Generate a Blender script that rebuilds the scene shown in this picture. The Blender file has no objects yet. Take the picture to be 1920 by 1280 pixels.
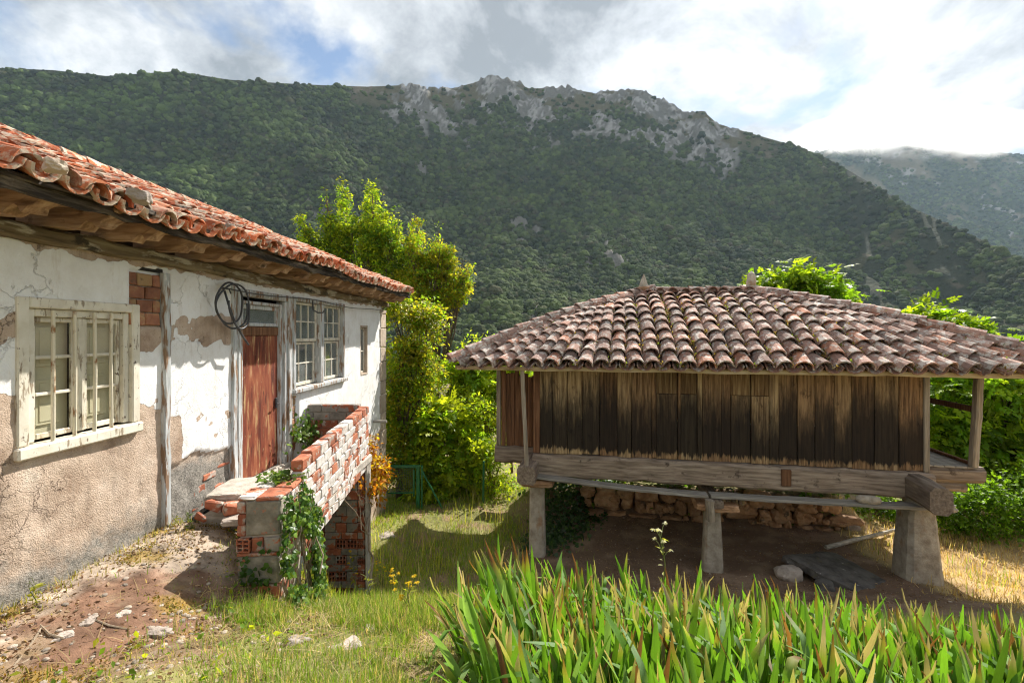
import bpy, math, random
import numpy as np
from mathutils import Matrix, Vector
random.seed(7); rng = np.random.default_rng(7)
R = math.radians
scene = bpy.context.scene
COL = scene.collection

# ------------------------------------------------------------------ camera
F = 853.0            # focal length in photo pixels (1920 wide); the eye is the world origin, +Y is ahead
HX, HY = 960.0, 625.0
cam_d = bpy.data.cameras.new("camera"); cam = bpy.data.objects.new("camera", cam_d); COL.objects.link(cam)
cam_d.lens = 16.0; cam_d.sensor_width = 36.0; cam_d.sensor_fit = 'HORIZONTAL'
cam_d.shift_y = -15.0 / 1920.0; cam_d.clip_start = 0.05; cam_d.clip_end = 12000
cam.location = (0, 0, 0); cam.rotation_euler = (R(90), 0, 0)
scene.camera = cam

# ------------------------------------------------------------------ sun and sky
SUN = Vector((0.56, 0.89, 1.0)).normalized()       # towards the sun: ahead, to the right, high
SUN_EL = math.asin(SUN.z); SUN_AZ = math.atan2(SUN.x, SUN.y)
sd = bpy.data.lights.new("sun", 'SUN'); so = bpy.data.objects.new("sun", sd); COL.objects.link(so)
sd.energy = 4.4; sd.angle = R(0.53); sd.color = (1.0, 0.945, 0.865)
so.rotation_euler = SUN.to_track_quat('Z', 'Y').to_euler(); so.location = (20, 40, 50)

def add(nt, typ, ins=None, **props):
    n = nt.nodes.new(typ)
    for k, v in props.items(): setattr(n, k, v)
    for k, v in (ins or {}).items():
        s = n.inputs[k]
        if isinstance(v, bpy.types.NodeSocket): nt.links.new(v, s)
        else: s.default_value = v
    return n
def ramp(nt, fac, stops, interp='LINEAR'):
    n = add(nt, 'ShaderNodeValToRGB', {'Fac': fac}); cr = n.color_ramp; cr.interpolation = interp
    while len(cr.elements) < len(stops): cr.elements.new(0.5)
    for e, (p, c) in zip(cr.elements, stops):
        e.position = p; e.color = (c, c, c, 1) if isinstance(c, (int, float)) else (*c, 1)
    return n.outputs['Color']
def math_(nt, op, a, b=0.0, clamp=False):
    n = nt.nodes.new('ShaderNodeMath'); n.operation = op; n.use_clamp = clamp
    for i, v in enumerate((a, b)):
        if isinstance(v, bpy.types.NodeSocket): nt.links.new(v, n.inputs[i])
        else: n.inputs[i].default_value = v
    return n.outputs[0]
def vmath(nt, op, a, b=None, out=0):
    n = nt.nodes.new('ShaderNodeVectorMath'); n.operation = op
    for i, v in enumerate((a, b)):
        if v is None: continue
        key = 'Scale' if (op == 'SCALE' and i == 1) else i
        if isinstance(v, bpy.types.NodeSocket): nt.links.new(v, n.inputs[key])
        else: n.inputs[key].default_value = v
    return n.outputs[out]
def mixc(nt, fac, a, b, blend='MIX'):
    n = nt.nodes.new('ShaderNodeMix'); n.data_type = 'RGBA'; n.blend_type = blend
    for i, v in ((0, fac), (6, a), (7, b)):
        if isinstance(v, bpy.types.NodeSocket): nt.links.new(v, n.inputs[i])
        elif i == 0: n.inputs[0].default_value = v
        else: n.inputs[i].default_value = (*v, 1) if len(v) == 3 else v
    return n.outputs[2]
def noise(nt, vec, scale, detail=4, rough=0.55, dist=0.0, out='Fac'):
    return add(nt, 'ShaderNodeTexNoise', {'Vector': vec, 'Scale': scale, 'Detail': detail, 'Roughness': rough, 'Distortion': dist}).outputs[out]

world = bpy.data.worlds.new("World"); scene.world = world; world.use_nodes = True
wt = world.node_tree; wt.nodes.clear()
sky = add(wt, 'ShaderNodeTexSky', sky_type='NISHITA', sun_disc=False)
sky.sun_elevation = SUN_EL; sky.sun_rotation = SUN_AZ; sky.altitude = 600; sky.air_density = 1.0; sky.dust_density = 0.6
wdir = add(wt, 'ShaderNodeTexCoord').outputs['Generated']
wdir = vmath(wt, 'NORMALIZE', wdir)
wz = add(wt, 'ShaderNodeSeparateXYZ', {'Vector': wdir}).outputs['Z']
flat = vmath(wt, 'SCALE', wdir, math_(wt, 'DIVIDE', 1.0, math_(wt, 'ADD', math_(wt, 'MAXIMUM', wz, 0.0), 0.35)))
flat = vmath(wt, 'ADD', flat, (12.58, -16.16, 16.98))
n1 = noise(wt, flat, 2.1, 9, 0.56, 0.35)
n2 = noise(wt, vmath(wt, 'ADD', flat, (7.3, 1.2, 4.4)), 2.3, 10, 0.62, 0.25)
cover = ramp(wt, n1, [(0.36, 0.0), (0.45, 1.0)])
shade = ramp(wt, n2, [(0.38, (0.30, 0.325, 0.355)), (0.50, (0.62, 0.645, 0.68)), (0.62, (1.02, 1.02, 1.02))])
glow = math_(wt, 'POWER', math_(wt, 'MAXIMUM', vmath(wt, 'DOT_PRODUCT', wdir, tuple(SUN), out=1), 0.0), 9.0)
bright = math_(wt, 'ADD', math_(wt, 'MULTIPLY', glow, 1.1), 3.9)
cloudc = vmath(wt, 'SCALE', shade, bright)
skyc = mixc(wt, cover, vmath(wt, 'SCALE', sky.outputs['Color'], 0.5), cloudc)
bg = add(wt, 'ShaderNodeBackground', {'Color': skyc, 'Strength': 0.13})
wo = add(wt, 'ShaderNodeOutputWorld', {'Surface': bg.outputs[0]})

vs = scene.view_settings
vs.view_transform = 'Standard'; vs.look = 'None'; vs.gamma = 1.0; vs.use_curve_mapping = False
vs.exposure = 1.2
scene.cycles.use_denoising = True
scene.cycles.max_bounces = 7; scene.cycles.transparent_max_bounces = 6
scene.cycles.use_light_tree = False; scene.cycles.use_adaptive_sampling = True; scene.cycles.adaptive_threshold = 0.016; scene.cycles.filter_width = 1.15
scene.cycles.diffuse_bounces = 4; scene.cycles.glossy_bounces = 2; scene.cycles.transmission_bounces = 4
scene.cycles.volume_bounces = 1; scene.cycles.sample_clamp_indirect = 6

# ------------------------------------------------------------------ helpers
def px(x, y, Y):                       # the point at depth Y that the photo shows at pixel (x, y)
    return Vector(((x - HX) / F * Y, Y, (HY - y) / F * Y))
WM = {}
def tag(o, label=None, cat=None, group=None, kind=None):
    if label: o['label'] = label
    if cat: o['category'] = cat
    if group: o['group'] = group
    if kind: o['kind'] = kind
    return o
def set_parent(o, parent):
    if parent is not None:
        o.parent = parent; o.matrix_parent_inverse = WM[parent].inverted()
def thing(name, label, cat, loc=(0, 0, 0), group=None):
    o = bpy.data.objects.new(name, None); COL.objects.link(o)
    o.location = loc; o.empty_display_size = 0.2; WM[o] = Matrix.Translation(loc)
    return tag(o, label, cat, group)
def place(name, me, M, parent=None):   # link mesh data at world matrix M
    o = bpy.data.objects.new(name, me); COL.objects.link(o)
    o.matrix_basis = M; WM[o] = M.copy(); set_parent(o, parent)
    return o
def mesh(name, V, Fc, mat=None, smooth=False, col=None, colname='col'):
    me = bpy.data.meshes.new(name)
    V = np.asarray(V, dtype=np.float32)
    if isinstance(Fc, np.ndarray):
        n, k = Fc.shape
        me.vertices.add(len(V)); me.vertices.foreach_set('co', V.ravel())
        me.loops.add(n * k); me.loops.foreach_set('vertex_index', Fc.astype(np.int32).ravel())
        me.polygons.add(n); me.polygons.foreach_set('loop_start', np.arange(0, n * k, k, dtype=np.int32))
        me.polygons.foreach_set('loop_total', np.full(n, k, dtype=np.int32))
        me.update(calc_edges=True)
    else:
        me.from_pydata(V.tolist(), [], [tuple(int(i) for i in f) for f in Fc])
    if col is not None:
        a = me.color_attributes.new(colname, 'FLOAT_COLOR', 'POINT')
        c = np.ones((len(V), 4), dtype=np.float32); c[:, :3] = col
        a.data.foreach_set('color', c.ravel())
    if smooth: me.polygons.foreach_set('use_smooth', np.ones(len(me.polygons), dtype=bool))
    if mat is not None: me.materials.append(mat)
    return me
def obj(name, g, mat, parent=None, smooth=False, rotz=0.0, origin=None, col=None):
    """geometry g = (V, F) in world coordinates -> one object whose origin is its own centre"""
    V, Fc = g; V = np.asarray(V, dtype=np.float64)
    c = np.asarray(origin) if origin is not None else (V.min(0) + V.max(0)) / 2
    L = V - c
    if rotz:
        ca, sa = math.cos(-rotz), math.sin(-rotz)
        L = np.stack([L[:, 0] * ca - L[:, 1] * sa, L[:, 0] * sa + L[:, 1] * ca, L[:, 2]], 1)
    me = mesh(name, L, Fc, mat, smooth, col)
    return place(name, me, Matrix.Translation(Vector(c)) @ Matrix.Rotation(rotz, 4, 'Z'), parent)
def join(gs):
    Vs, Fs, n = [], [], 0
    for V, Fc in gs:
        V = np.asarray(V, dtype=np.float64); Vs.append(V)
        Fs += [tuple(int(i) + n for i in f) for f in Fc]; n += len(V)
    return np.concatenate(Vs), Fs
def cbox(c, s, b=0.006, jit=0.0, frame=None):
    """box with chamfered edges (26 faces); frame = 3x3 columns giving its axes"""
    hx, hy, hz = s[0] / 2, s[1] / 2, s[2] / 2; b = min(b, hx * .6, hy * .6, hz * .6)
    V, idx = [], {}
    for sx in (-1, 1):
        for sy in (-1, 1):
            for sz in (-1, 1):
                j = np.array([random.uniform(-jit, jit) for _ in range(3)])
                for a in range(3):
                    p = np.array([sx * (hx - b), sy * (hy - b), sz * (hz - b)]); p[a] = (sx * hx, sy * hy, sz * hz)[a]
                    idx[(sx, sy, sz, a)] = len(V); V.append(p + j)
    Fc = []
    for a in range(3):
        o = [i for i in range(3) if i != a]
        for s_ in (-1, 1):
            q = []
            for (u, v) in ((-1, -1), (1, -1), (1, 1), (-1, 1)):
                k = [0, 0, 0]; k[a] = s_; k[o[0]] = u; k[o[1]] = v; q.append(idx[(*k, a)])
            flip = (s_ > 0) != (a != 1)
            Fc.append(tuple(q[::-1] if flip else q))
    for a in range(3):
        o = [i for i in range(3) if i != a]
        for u in (-1, 1):
            for v in (-1, 1):
                k0 = [0, 0, 0]; k1 = [0, 0, 0]; k0[a] = -1; k1[a] = 1
                k0[o[0]] = k1[o[0]] = u; k0[o[1]] = k1[o[1]] = v
                q = (idx[(*k0, o[0])], idx[(*k1, o[0])], idx[(*k1, o[1])], idx[(*k0, o[1])])
                e = (u * v > 0) != (a == 1)
                Fc.append(q if e else q[::-1])
    for sx in (-1, 1):
        for sy in (-1, 1):
            for sz in (-1, 1):
                q = tuple(idx[(sx, sy, sz, a)] for a in range(3))
                Fc.append(q if sx * sy * sz > 0 else q[::-1])
    V = np.array(V)
    if frame is not None: V = V @ np.array(frame).T
    return V + np.array(c), Fc
def beam(p0, p1, w, h, seg=8, jit=0.008, sag=0.0, up=(0, 0, 1), taper=1.0, ch=0.18, seed=0):
    """hewn timber from p0 to p1 (centre line): chamfered section, uneven surface"""
    r = np.random.default_rng(seed + 11)
    p0 = np.array(p0, float); p1 = np.array(p1, float); d = p1 - p0; L = np.linalg.norm(d); d /= L
    up = np.array(up, float); s = np.cross(d, up); s /= np.linalg.norm(s); up = np.cross(s, d)
    c = ch * min(w, h)
    sec = [(-w/2, -h/2 + c), (-w/2, h/2 - c), (-w/2 + c, h/2), (w/2 - c, h/2), (w/2, h/2 - c), (w/2, -h/2 + c), (w/2 - c, -h/2), (-w/2 + c, -h/2)]
    V, Fc = [], []
    for i in range(seg + 1):
        t = i / seg; k = 1 + (taper - 1) * t
        base = p0 + d * L * t + up * (-sag * 4 * t * (1 - t))
        wob = r.normal(0, jit, 2)
        for (a, b) in sec:
            q = r.normal(0, jit * .5, 2)
            V.append(base + s * (a * k + wob[0] + q[0]) + up * (b * k + wob[1] + q[1]))
    n = 8
    for i in range(seg):
        for j in range(n):
            a, b = i * n + j, i * n + (j + 1) % n
            Fc.append((a, b, b + n, a + n))
    Fc.append(tuple(range(n - 1, -1, -1))); Fc.append(tuple(seg * n + j for j in range(n)))
    return np.array(V), Fc
def tube(pts, rad, n=6, cap=True):
    pts = [np.array(p, float) for p in pts]; V, Fc = [], []
    m = len(pts); rad = rad if hasattr(rad, '__len__') else [rad] * m
    ref = np.array([0.31, 0.22, 0.93])
    for i, p in enumerate(pts):
        d = pts[min(i + 1, m - 1)] - pts[max(i - 1, 0)]; d = d / (np.linalg.norm(d) + 1e-9)
        s = np.cross(d, ref); s /= np.linalg.norm(s) + 1e-9; u = np.cross(s, d)
        for j in range(n):
            a = 2 * math.pi * j / n; V.append(p + rad[i] * (math.cos(a) * s + math.sin(a) * u))
    for i in range(m - 1):
        for j in range(n):
            a, b = i * n + j, i * n + (j + 1) % n; Fc.append((a, b, b + n, a + n))
    if cap: Fc.append(tuple(range(n - 1, -1, -1))); Fc.append(tuple((m - 1) * n + j for j in range(n)))
    return np.array(V), Fc
def _hash(ix, iy, iz, seed):
    h = (ix * 374761393 + iy * 668265263 + iz * 2147483647 + seed * 1274126177) & 0xFFFFFFFF
    h = ((h ^ (h >> 13)) * 1274126177) & 0xFFFFFFFF
    return ((h ^ (h >> 16)) & 0xFFFF) / 65535.0
def vnoise(P, scale, seed=0, octv=4, gain=0.5):
    P = np.asarray(P, dtype=np.float64)
    if P.shape[1] == 2: P = np.concatenate([P, np.zeros((len(P), 1))], 1)
    tot = np.zeros(len(P)); amp = 1.0; norm = 0.0
    for o in range(octv):
        Q = P * scale * (2.03 ** o) + 17.7 * o
        I = np.floor(Q).astype(np.int64); f = Q - I; f = f * f * (3 - 2 * f)
        v = 0
        for dx in (0, 1):
            wx = f[:, 0] if dx else 1 - f[:, 0]
            for dy in (0, 1):
                wy = f[:, 1] if dy else 1 - f[:, 1]
                for dz in (0, 1):
                    wz_ = f[:, 2] if dz else 1 - f[:, 2]
                    v = v + wx * wy * wz_ * _hash(I[:, 0] + dx, I[:, 1] + dy, I[:, 2] + dz, seed + o)
        tot += amp * v; norm += amp; amp *= gain
    return tot / norm
def sstep(a, b, x):
    t = np.clip((np.asarray(x, float) - a) / (b - a), 0, 1); return t * t * (3 - 2 * t)
def icos(sub):
    t = (1 + 5 ** .5) / 2
    V = [(-1,t,0),(1,t,0),(-1,-t,0),(1,-t,0),(0,-1,t),(0,1,t),(0,-1,-t),(0,1,-t),(t,0,-1),(t,0,1),(-t,0,-1),(-t,0,1)]
    V = [np.array(v) / np.linalg.norm(v) for v in V]
    Fc = [(0,11,5),(0,5,1),(0,1,7),(0,7,10),(0,10,11),(1,5,9),(5,11,4),(11,10,2),(10,7,6),(7,1,8),(3,9,4),(3,4,2),(3,2,6),(3,6,8),(3,8,9),(4,9,5),(2,4,11),(6,2,10),(8,6,7),(9,8,1)]
    for _ in range(sub):
        cache, nf = {}, []
        def mid(a, b):
            k = (min(a, b), max(a, b))
            if k not in cache:
                m = V[a] + V[b]; V.append(m / np.linalg.norm(m)); cache[k] = len(V) - 1
            return cache[k]
        for a, b, c in Fc:
            ab, bc, ca = mid(a, b), mid(b, c), mid(c, a)
            nf += [(a, ab, ca), (b, bc, ab), (c, ca, bc), (ab, bc, ca)]
        Fc = nf
    return np.array(V), Fc
ICO1, ICO2, ICO3 = icos(1), icos(2), icos(3)
def rock(c, s, seed=0, base=ICO2, boxy=0.5, rough=0.22, rotz=0.0):
    """rounded, faceted stone of size s centred at c"""
    V = base[0].copy(); m = np.abs(V).max(1, keepdims=True)
    V = V * (1 - boxy) + (V / m) * boxy * 0.82
    V *= (1 + rough * (vnoise(base[0] * 1.0 + seed * 3.7, 1.5, seed, 3)[:, None] - .5) * 2)
    V = V * np.array(s) / 2
    ca, sa = math.cos(rotz), math.sin(rotz)
    V = np.stack([V[:, 0] * ca - V[:, 1] * sa, V[:, 0] * sa + V[:, 1] * ca, V[:, 2]], 1)
    return V + np.array(c), base[1]
def scatter(T, TF, P, A, B, C, S, cols, tcol=None):
    """place template T (k x 3, faces TF) at points P with axes A, B, C and size S -> big (V, F, col)"""
    N, k = len(P), len(T)
    S = np.broadcast_to(np.asarray(S, float), (N,))
    V = (T[None, :, 0, None] * A[:, None, :] + T[None, :, 1, None] * B[:, None, :] + T[None, :, 2, None] * C[:, None, :]) * S[:, None, None] + P[:, None, :]
    Fc = (TF[None] + (np.arange(N) * k)[:, None, None]).reshape(-1, TF.shape[1])
    c = np.repeat(cols[:, None, :], k, 1)
    if tcol is not None: c = c * tcol[None, :, :]
    return V.reshape(-1, 3), Fc, c.reshape(-1, 3)
def frames(N, tilt=0.6, d=None):
    """random leaf axes: A across, B along (hanging outwards), C normal"""
    az = rng.uniform(0, 2 * np.pi, N); el = rng.normal(-0.25, tilt, N)
    B = np.stack([np.cos(az) * np.cos(el), np.sin(az) * np.cos(el), np.sin(el)], 1)
    if d is not None: B = B + d; B /= np.linalg.norm(B, axis=1, keepdims=True)
    up = np.tile([0.0, 0, 1], (N, 1)) + rng.normal(0, .45, (N, 3))
    A = np.cross(B, up); A /= np.linalg.norm(A, axis=1, keepdims=True) + 1e-9
    return A, B, np.cross(A, B)
def merge(parts):
    Vs, Fs, Cs, n = [], [], [], 0
    for V, Fc, c in parts:
        Vs.append(V); Fs.append(Fc + n); Cs.append(c); n += len(V)
    return np.concatenate(Vs), np.concatenate(Fs), np.concatenate(Cs)
LEAF = (np.array([(0, 0, 0), (-.28, .38, .05), (0, .42, -.03), (.28, .38, .05), (0, 1, -.12)]), np.array([(0, 2, 1), (0, 3, 2), (1, 2, 4), (2, 3, 4)]))
def compound(n=7):
    V, Fc = [], []
    for i in range(n):
        k = (i // 2) / max(1, (n - 1) // 2); y0 = .25 + .6 * k
        ang = 0 if i == n - 1 else (1 if i % 2 else -1) * (1.15 - .35 * k)
        l = .42 if i < n - 1 else .5; w = .13
        z0 = -.25 * y0 * y0
        dx, dy = math.sin(ang), math.cos(ang); b = len(V)
        V += [(0, y0, z0), (dx * l * .45 - dy * w, y0 + dy * l * .45 + dx * w, z0 - .02), (dx * l * .45 + dy * w, y0 + dy * l * .45 - dx * w, z0 - .02), (dx * l, y0 + dy * l, z0 - .16)]
        Fc += [(b, b + 2, b + 1), (b + 1, b + 2, b + 3)]
    return np.array(V), np.array(Fc)
COMP = compound(7)
IVY = (np.array([(0, 0, 0), (-.42, .18, .03), (-.3, .55, -.03), (0, .95, -.06), (.3, .55, -.03), (.42, .18, .03), (0, .4, .04)]),
       np.array([(0, 6, 1), (1, 6, 2), (2, 6, 3), (3, 6, 4), (4, 6, 5), (5, 6, 0)]))
# ------------------------------------------------------------------ materials
def mk(name):
    m = bpy.data.materials.new(name); m.use_nodes = True; nt = m.node_tree; nt.nodes.clear(); return m, nt
def finish(nt, color, rough=0.85, height=None, bump=0.3, dist=0.01, spec=0.25, metal=0.0):
    ins = {'Base Color': color, 'Roughness': rough, 'Metallic': metal, 'Specular IOR Level': spec}
    if height is not None:
        ins['Normal'] = add(nt, 'ShaderNodeBump', {'Height': height, 'Strength': bump, 'Distance': dist}).outputs[0]
    b = add(nt, 'ShaderNodeBsdfPrincipled', ins)
    add(nt, 'ShaderNodeOutputMaterial', {'Surface': b.outputs[0]})
def ovec(nt, stretch=(1, 1, 1), coord='Object'):
    oi = add(nt, 'ShaderNodeObjectInfo')
    v = add(nt, 'ShaderNodeTexCoord').outputs['Object'] if coord == 'Object' else add(nt, 'ShaderNodeNewGeometry').outputs['Position']
    off = vmath(nt, 'SCALE', (31.7, 57.3, 43.1), oi.outputs['Random'])
    return vmath(nt, 'MULTIPLY', vmath(nt, 'ADD', v, off), stretch), oi.outputs['Random']
def pmat(name, stops, scale=6, stretch=(1, 1, 1), rough=0.85, bump=0.35, bscale=40, dist=0.01, rand_v=0.15, overlays=(), coord='Object', spec=0.25, detail=6, metal=0.0):
    m, nt = mk(name); v, rnd = ovec(nt, stretch, coord)
    base = ramp(nt, noise(nt, v, scale, detail, 0.6), stops)
    raw = vmath(nt, 'DIVIDE', v, stretch)
    for (sc, lo, hi, colr, st) in overlays:
        vv = vmath(nt, 'MULTIPLY', raw, st)
        base = mixc(nt, ramp(nt, noise(nt, vv, sc, 6, 0.62), [(lo, 0.0), (hi, 1.0)]), base, colr)
    if rand_v:
        k = math_(nt, 'ADD', math_(nt, 'MULTIPLY', rnd, 2 * rand_v), 1 - rand_v)
        base = vmath(nt, 'SCALE', base, k)
    h = noise(nt, v, bscale, 5, 0.65)
    finish(nt, base, rough, h, bump, dist, spec, metal)
    return m
def leafmat(name, trans=0.45, tcol=(1.55, 1.5, 0.48), rough=0.45, spec=0.3):
    m, nt = mk(name)
    c = add(nt, 'ShaderNodeAttribute', attribute_name='col').outputs['Color']
    p = add(nt, 'ShaderNodeBsdfPrincipled', {'Base Color': c, 'Roughness': rough, 'Specular IOR Level': spec})
    t = add(nt, 'ShaderNodeBsdfTranslucent', {'Color': mixc(nt, 1.0, c, tcol, 'MULTIPLY')})
    s = add(nt, 'ShaderNodeMixShader', {0: trans, 1: p.outputs[0], 2: t.outputs[0]})
    add(nt, 'ShaderNodeOutputMaterial', {'Surface': s.outputs[0]})
    return m
def attrmat(name, rough=0.9, bump=0.5, bscale=30, dist=0.02, var=0.25, vscale=14, vlo=None):
    m, nt = mk(name)
    c = add(nt, 'ShaderNodeAttribute', attribute_name='col').outputs['Color']
    v = add(nt, 'ShaderNodeNewGeometry').outputs['Position']
    k = math_(nt, 'ADD', math_(nt, 'MULTIPLY', noise(nt, v, vscale, 8, 0.7), 2 * var), 1 - var)
    k2 = math_(nt, 'ADD', math_(nt, 'MULTIPLY', noise(nt, v, vscale * 7, 4, 0.7), 1.2 * var), 1 - .6 * var)
    base = vmath(nt, 'SCALE', vmath(nt, 'SCALE', c, k), k2)
    h = math_(nt, 'ADD', noise(nt, v, bscale, 8, 0.7), math_(nt, 'MULTIPLY', noise(nt, v, bscale * .25, 3), 1.2))
    finish(nt, base, rough, h, bump, dist, 0.15)
    return m
def plaster_mat():
    """lime-washed plaster: the attribute 'col'.r is how much paint is left, .g how stained, .b how eroded"""
    m, nt = mk('plaster')
    at = add(nt, 'ShaderNodeAttribute', attribute_name='col').outputs['Color']
    sp = add(nt, 'ShaderNodeSeparateColor', {'Color': at})
    v = add(nt, 'ShaderNodeNewGeometry').outputs['Position']
    fine = noise(nt, v, 9, 10, 0.72); pit = noise(nt, v, 38, 6, 0.7)
    edge = math_(nt, 'ADD', sp.outputs[0], math_(nt, 'MULTIPLY', math_(nt, 'SUBTRACT', fine, 0.5), 0.55))
    paint = ramp(nt, edge, [(0.485, 0.0), (0.515, 1.0)])
    tan = ramp(nt, noise(nt, v, 2.3, 8, 0.65), [(0.34, (0.36, 0.26, 0.19)), (0.46, (0.50, 0.385, 0.295)), (0.54, (0.56, 0.44, 0.345)), (0.66, (0.64, 0.54, 0.44))])
    tan = mixc(nt, ramp(nt, pit, [(0.30, 1.0), (0.40, 0.0)]), tan, (0.20, 0.12, 0.075))
    vor = add(nt, 'ShaderNodeTexVoronoi', {'Vector': vmath(nt, 'ADD', v, vmath(nt, 'SCALE', noise(nt, v, 3.5, 6, .6, 0, 'Color'), .55)), 'Scale': 2.1}, feature='DISTANCE_TO_EDGE').outputs['Distance']
    vcr = math_(nt, 'MULTIPLY', ramp(nt, vor, [(0.0, 1.0), (0.012, 0.0)]), ramp(nt, noise(nt, v, 1.1, 3), [(0.47, 0.0), (0.55, 1.0)]))
    tan = mixc(nt, math_(nt, 'MULTIPLY', vcr, .8), tan, (0.10, 0.065, 0.045))
    drip = ramp(nt, noise(nt, vmath(nt, 'MULTIPLY', v, (6.0, 6.0, .7)), 2.2, 7, .65), [(0.52, 0.0), (0.70, .6)])
    tan = mixc(nt, drip, tan, (0.30, 0.24, 0.19))
    st = ramp(nt, math_(nt, 'ADD', sp.outputs[1], math_(nt, 'MULTIPLY', math_(nt, 'SUBTRACT', noise(nt, v, 6, 9, .75), 0.5), 1.3)), [(0.35, 0.0), (0.75, 1.0)])
    grey = ramp(nt, pit, [(0.3, (0.12, 0.115, 0.10)), (0.65, (0.36, 0.33, 0.29))])
    tan = mixc(nt, st, tan, grey)
    white = ramp(nt, noise(nt, v, 3.0, 8, 0.7), [(0.3, (0.72, 0.70, 0.66)), (0.55, (0.83, 0.83, 0.82))])
    white = mixc(nt, ramp(nt, noise(nt, vmath(nt, 'MULTIPLY', v, (3.0, 3.0, .5)), 4, 6, .7), [(0.56, 0.0), (0.74, 0.55)]), white, (0.50, 0.42, 0.33))
    crack = ramp(nt, math_(nt, 'ABSOLUTE', math_(nt, 'SUBTRACT', noise(nt, v, 1.3, 9, .55, .1), 0.5)), [(0.0, 1.0), (0.0018, 0.0)])
    crack = math_(nt, 'MULTIPLY', crack, ramp(nt, noise(nt, v, .8, 2), [(0.56, 0.0), (0.62, 1.0)]))
    white = mixc(nt, math_(nt, 'MULTIPLY', crack, .4), white, (0.22, 0.16, 0.12))
    base = mixc(nt, paint, tan, white)
    rough_h = math_(nt, 'MULTIPLY', math_(nt, 'ADD', pit, noise(nt, v, 110, 3)), math_(nt, 'SUBTRACT', 1.0, math_(nt, 'MULTIPLY', paint, .72)))
    h = math_(nt, 'ADD', math_(nt, 'MULTIPLY', paint, 1.9), rough_h)
    h = math_(nt, 'SUBTRACT', h, math_(nt, 'ADD', math_(nt, 'MULTIPLY', crack, .8), math_(nt, 'MULTIPLY', vcr, .9)))
    h = math_(nt, 'ADD', h, math_(nt, 'MULTIPLY', noise(nt, v, 5, 9, .74), 1.5))
    finish(nt, base, 0.92, h, 0.9, 0.009, 0.12)
    return m
def tile_mat(name, terr, lichen, lich_lo, moss):
    m, nt = mk(name); v, rnd = ovec(nt)
    base = ramp(nt, rnd, terr, 'LINEAR')
    base = mixc(nt, ramp(nt, noise(nt, v, 16, 6, .65), [(0.38, 0.0), (0.68, 0.75)]), base, terr[0][1])
    base = mixc(nt, ramp(nt, noise(nt, v, 9, 8, .72), [(lich_lo, 0.0), (lich_lo + .07, 0.9)]), base, lichen)
    base = mixc(nt, ramp(nt, noise(nt, vmath(nt, 'ADD', v, (9.0, 3.0, 5.0)), 13, 7, .7), [(0.60, 0.0), (0.66, 0.9)]), base, (0.055, 0.05, 0.045))
    base = mixc(nt, ramp(nt, noise(nt, vmath(nt, 'ADD', v, (2.0, 8.0, 1.0)), 18, 7, .7), [(0.63, 0.0), (0.68, 0.8)]), base, moss)
    k = math_(nt, 'ADD', math_(nt, 'MULTIPLY', math_(nt, 'FRACT', math_(nt, 'MULTIPLY', rnd, 17.3)), 0.7), 0.62)
    finish(nt, vmath(nt, 'SCALE', base, k), 0.9, noise(nt, v, 60, 6, .7), 0.5, 0.006, 0.15)
    return m
def plank_mat():
    """old chestnut boards: light streaks above, black weathering with a ragged upper edge below"""
    m, nt = mk('granary_plank'); v, rnd = ovec(nt)
    g = vmath(nt, 'MULTIPLY', v, (22.0, 22.0, 0.9))
    grain = noise(nt, g, 1.6, 8, .68, .3)
    r2 = math_(nt, 'FRACT', math_(nt, 'MULTIPLY', rnd, 13.7))
    warm = mixc(nt, r2, (0.29, 0.165, 0.08), (0.50, 0.37, 0.20))
    dark = mixc(nt, r2, (0.08, 0.04, 0.02), (0.17, 0.10, 0.048))
    base = mixc(nt, ramp(nt, grain, [(0.38, 0.0), (0.58, 1.0)]), dark, warm)
    base = mixc(nt, ramp(nt, noise(nt, vmath(nt, 'MULTIPLY', v, (60.0, 60.0, 1.1)), 1.0, 5, .7), [(0.56, 0.0), (0.66, .7)]), base, (0.30, 0.225, 0.13))
    base = mixc(nt, ramp(nt, noise(nt, vmath(nt, 'MULTIPLY', v, (5.0, 5.0, 2.2)), 1.4, 6, .68), [(0.58, 0.0), (0.68, .8)]), base, (0.035, 0.018, 0.010))
    zz = math_(nt, 'ADD', add(nt, 'ShaderNodeSeparateXYZ', {'Vector': add(nt, 'ShaderNodeNewGeometry').outputs['Position']}).outputs['Z'], 1.355)
    wob = math_(nt, 'MULTIPLY', math_(nt, 'SUBTRACT', noise(nt, vmath(nt, 'MULTIPLY', v, (9.0, 9.0, 1.3)), 1.3, 9, .70), 0.5), 1.7)
    lvl = math_(nt, 'ADD', math_(nt, 'MULTIPLY', math_(nt, 'FRACT', math_(nt, 'MULTIPLY', rnd, 5.3)), .5), math_(nt, 'ADD', zz, wob))
    soot = ramp(nt, math_(nt, 'MULTIPLY', math_(nt, 'ADD', lvl, .9), .5), [(0.42, 0.93), (0.59, .72), (0.80, 0.0)])
    foot = ramp(nt, math_(nt, 'ADD', math_(nt, 'MULTIPLY', math_(nt, 'ADD', zz, .93), 3.0), wob), [(0.18, 0.0), (0.34, 1.0)])
    base = mixc(nt, math_(nt, 'MULTIPLY', soot, foot), base, (0.012, 0.010, 0.009))
    finish(nt, base, 0.78, grain, 0.5, 0.006, 0.2)
    return m
def wood_mat(name, c0, c1, c2, stretch, scale=1.5, rough=.85, bump=.6, rand_v=.2, overlays=()):
    return pmat(name, [(0.32, c0), (0.5, c1), (0.68, c2)], scale, stretch, rough, bump, scale * 2.2, 0.01, rand_v, overlays)
M = {}
M['plaster'] = plaster_mat()
M['ground'] = attrmat('ground_soil', .95, .7, 16, .03, .38, 9)
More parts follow.
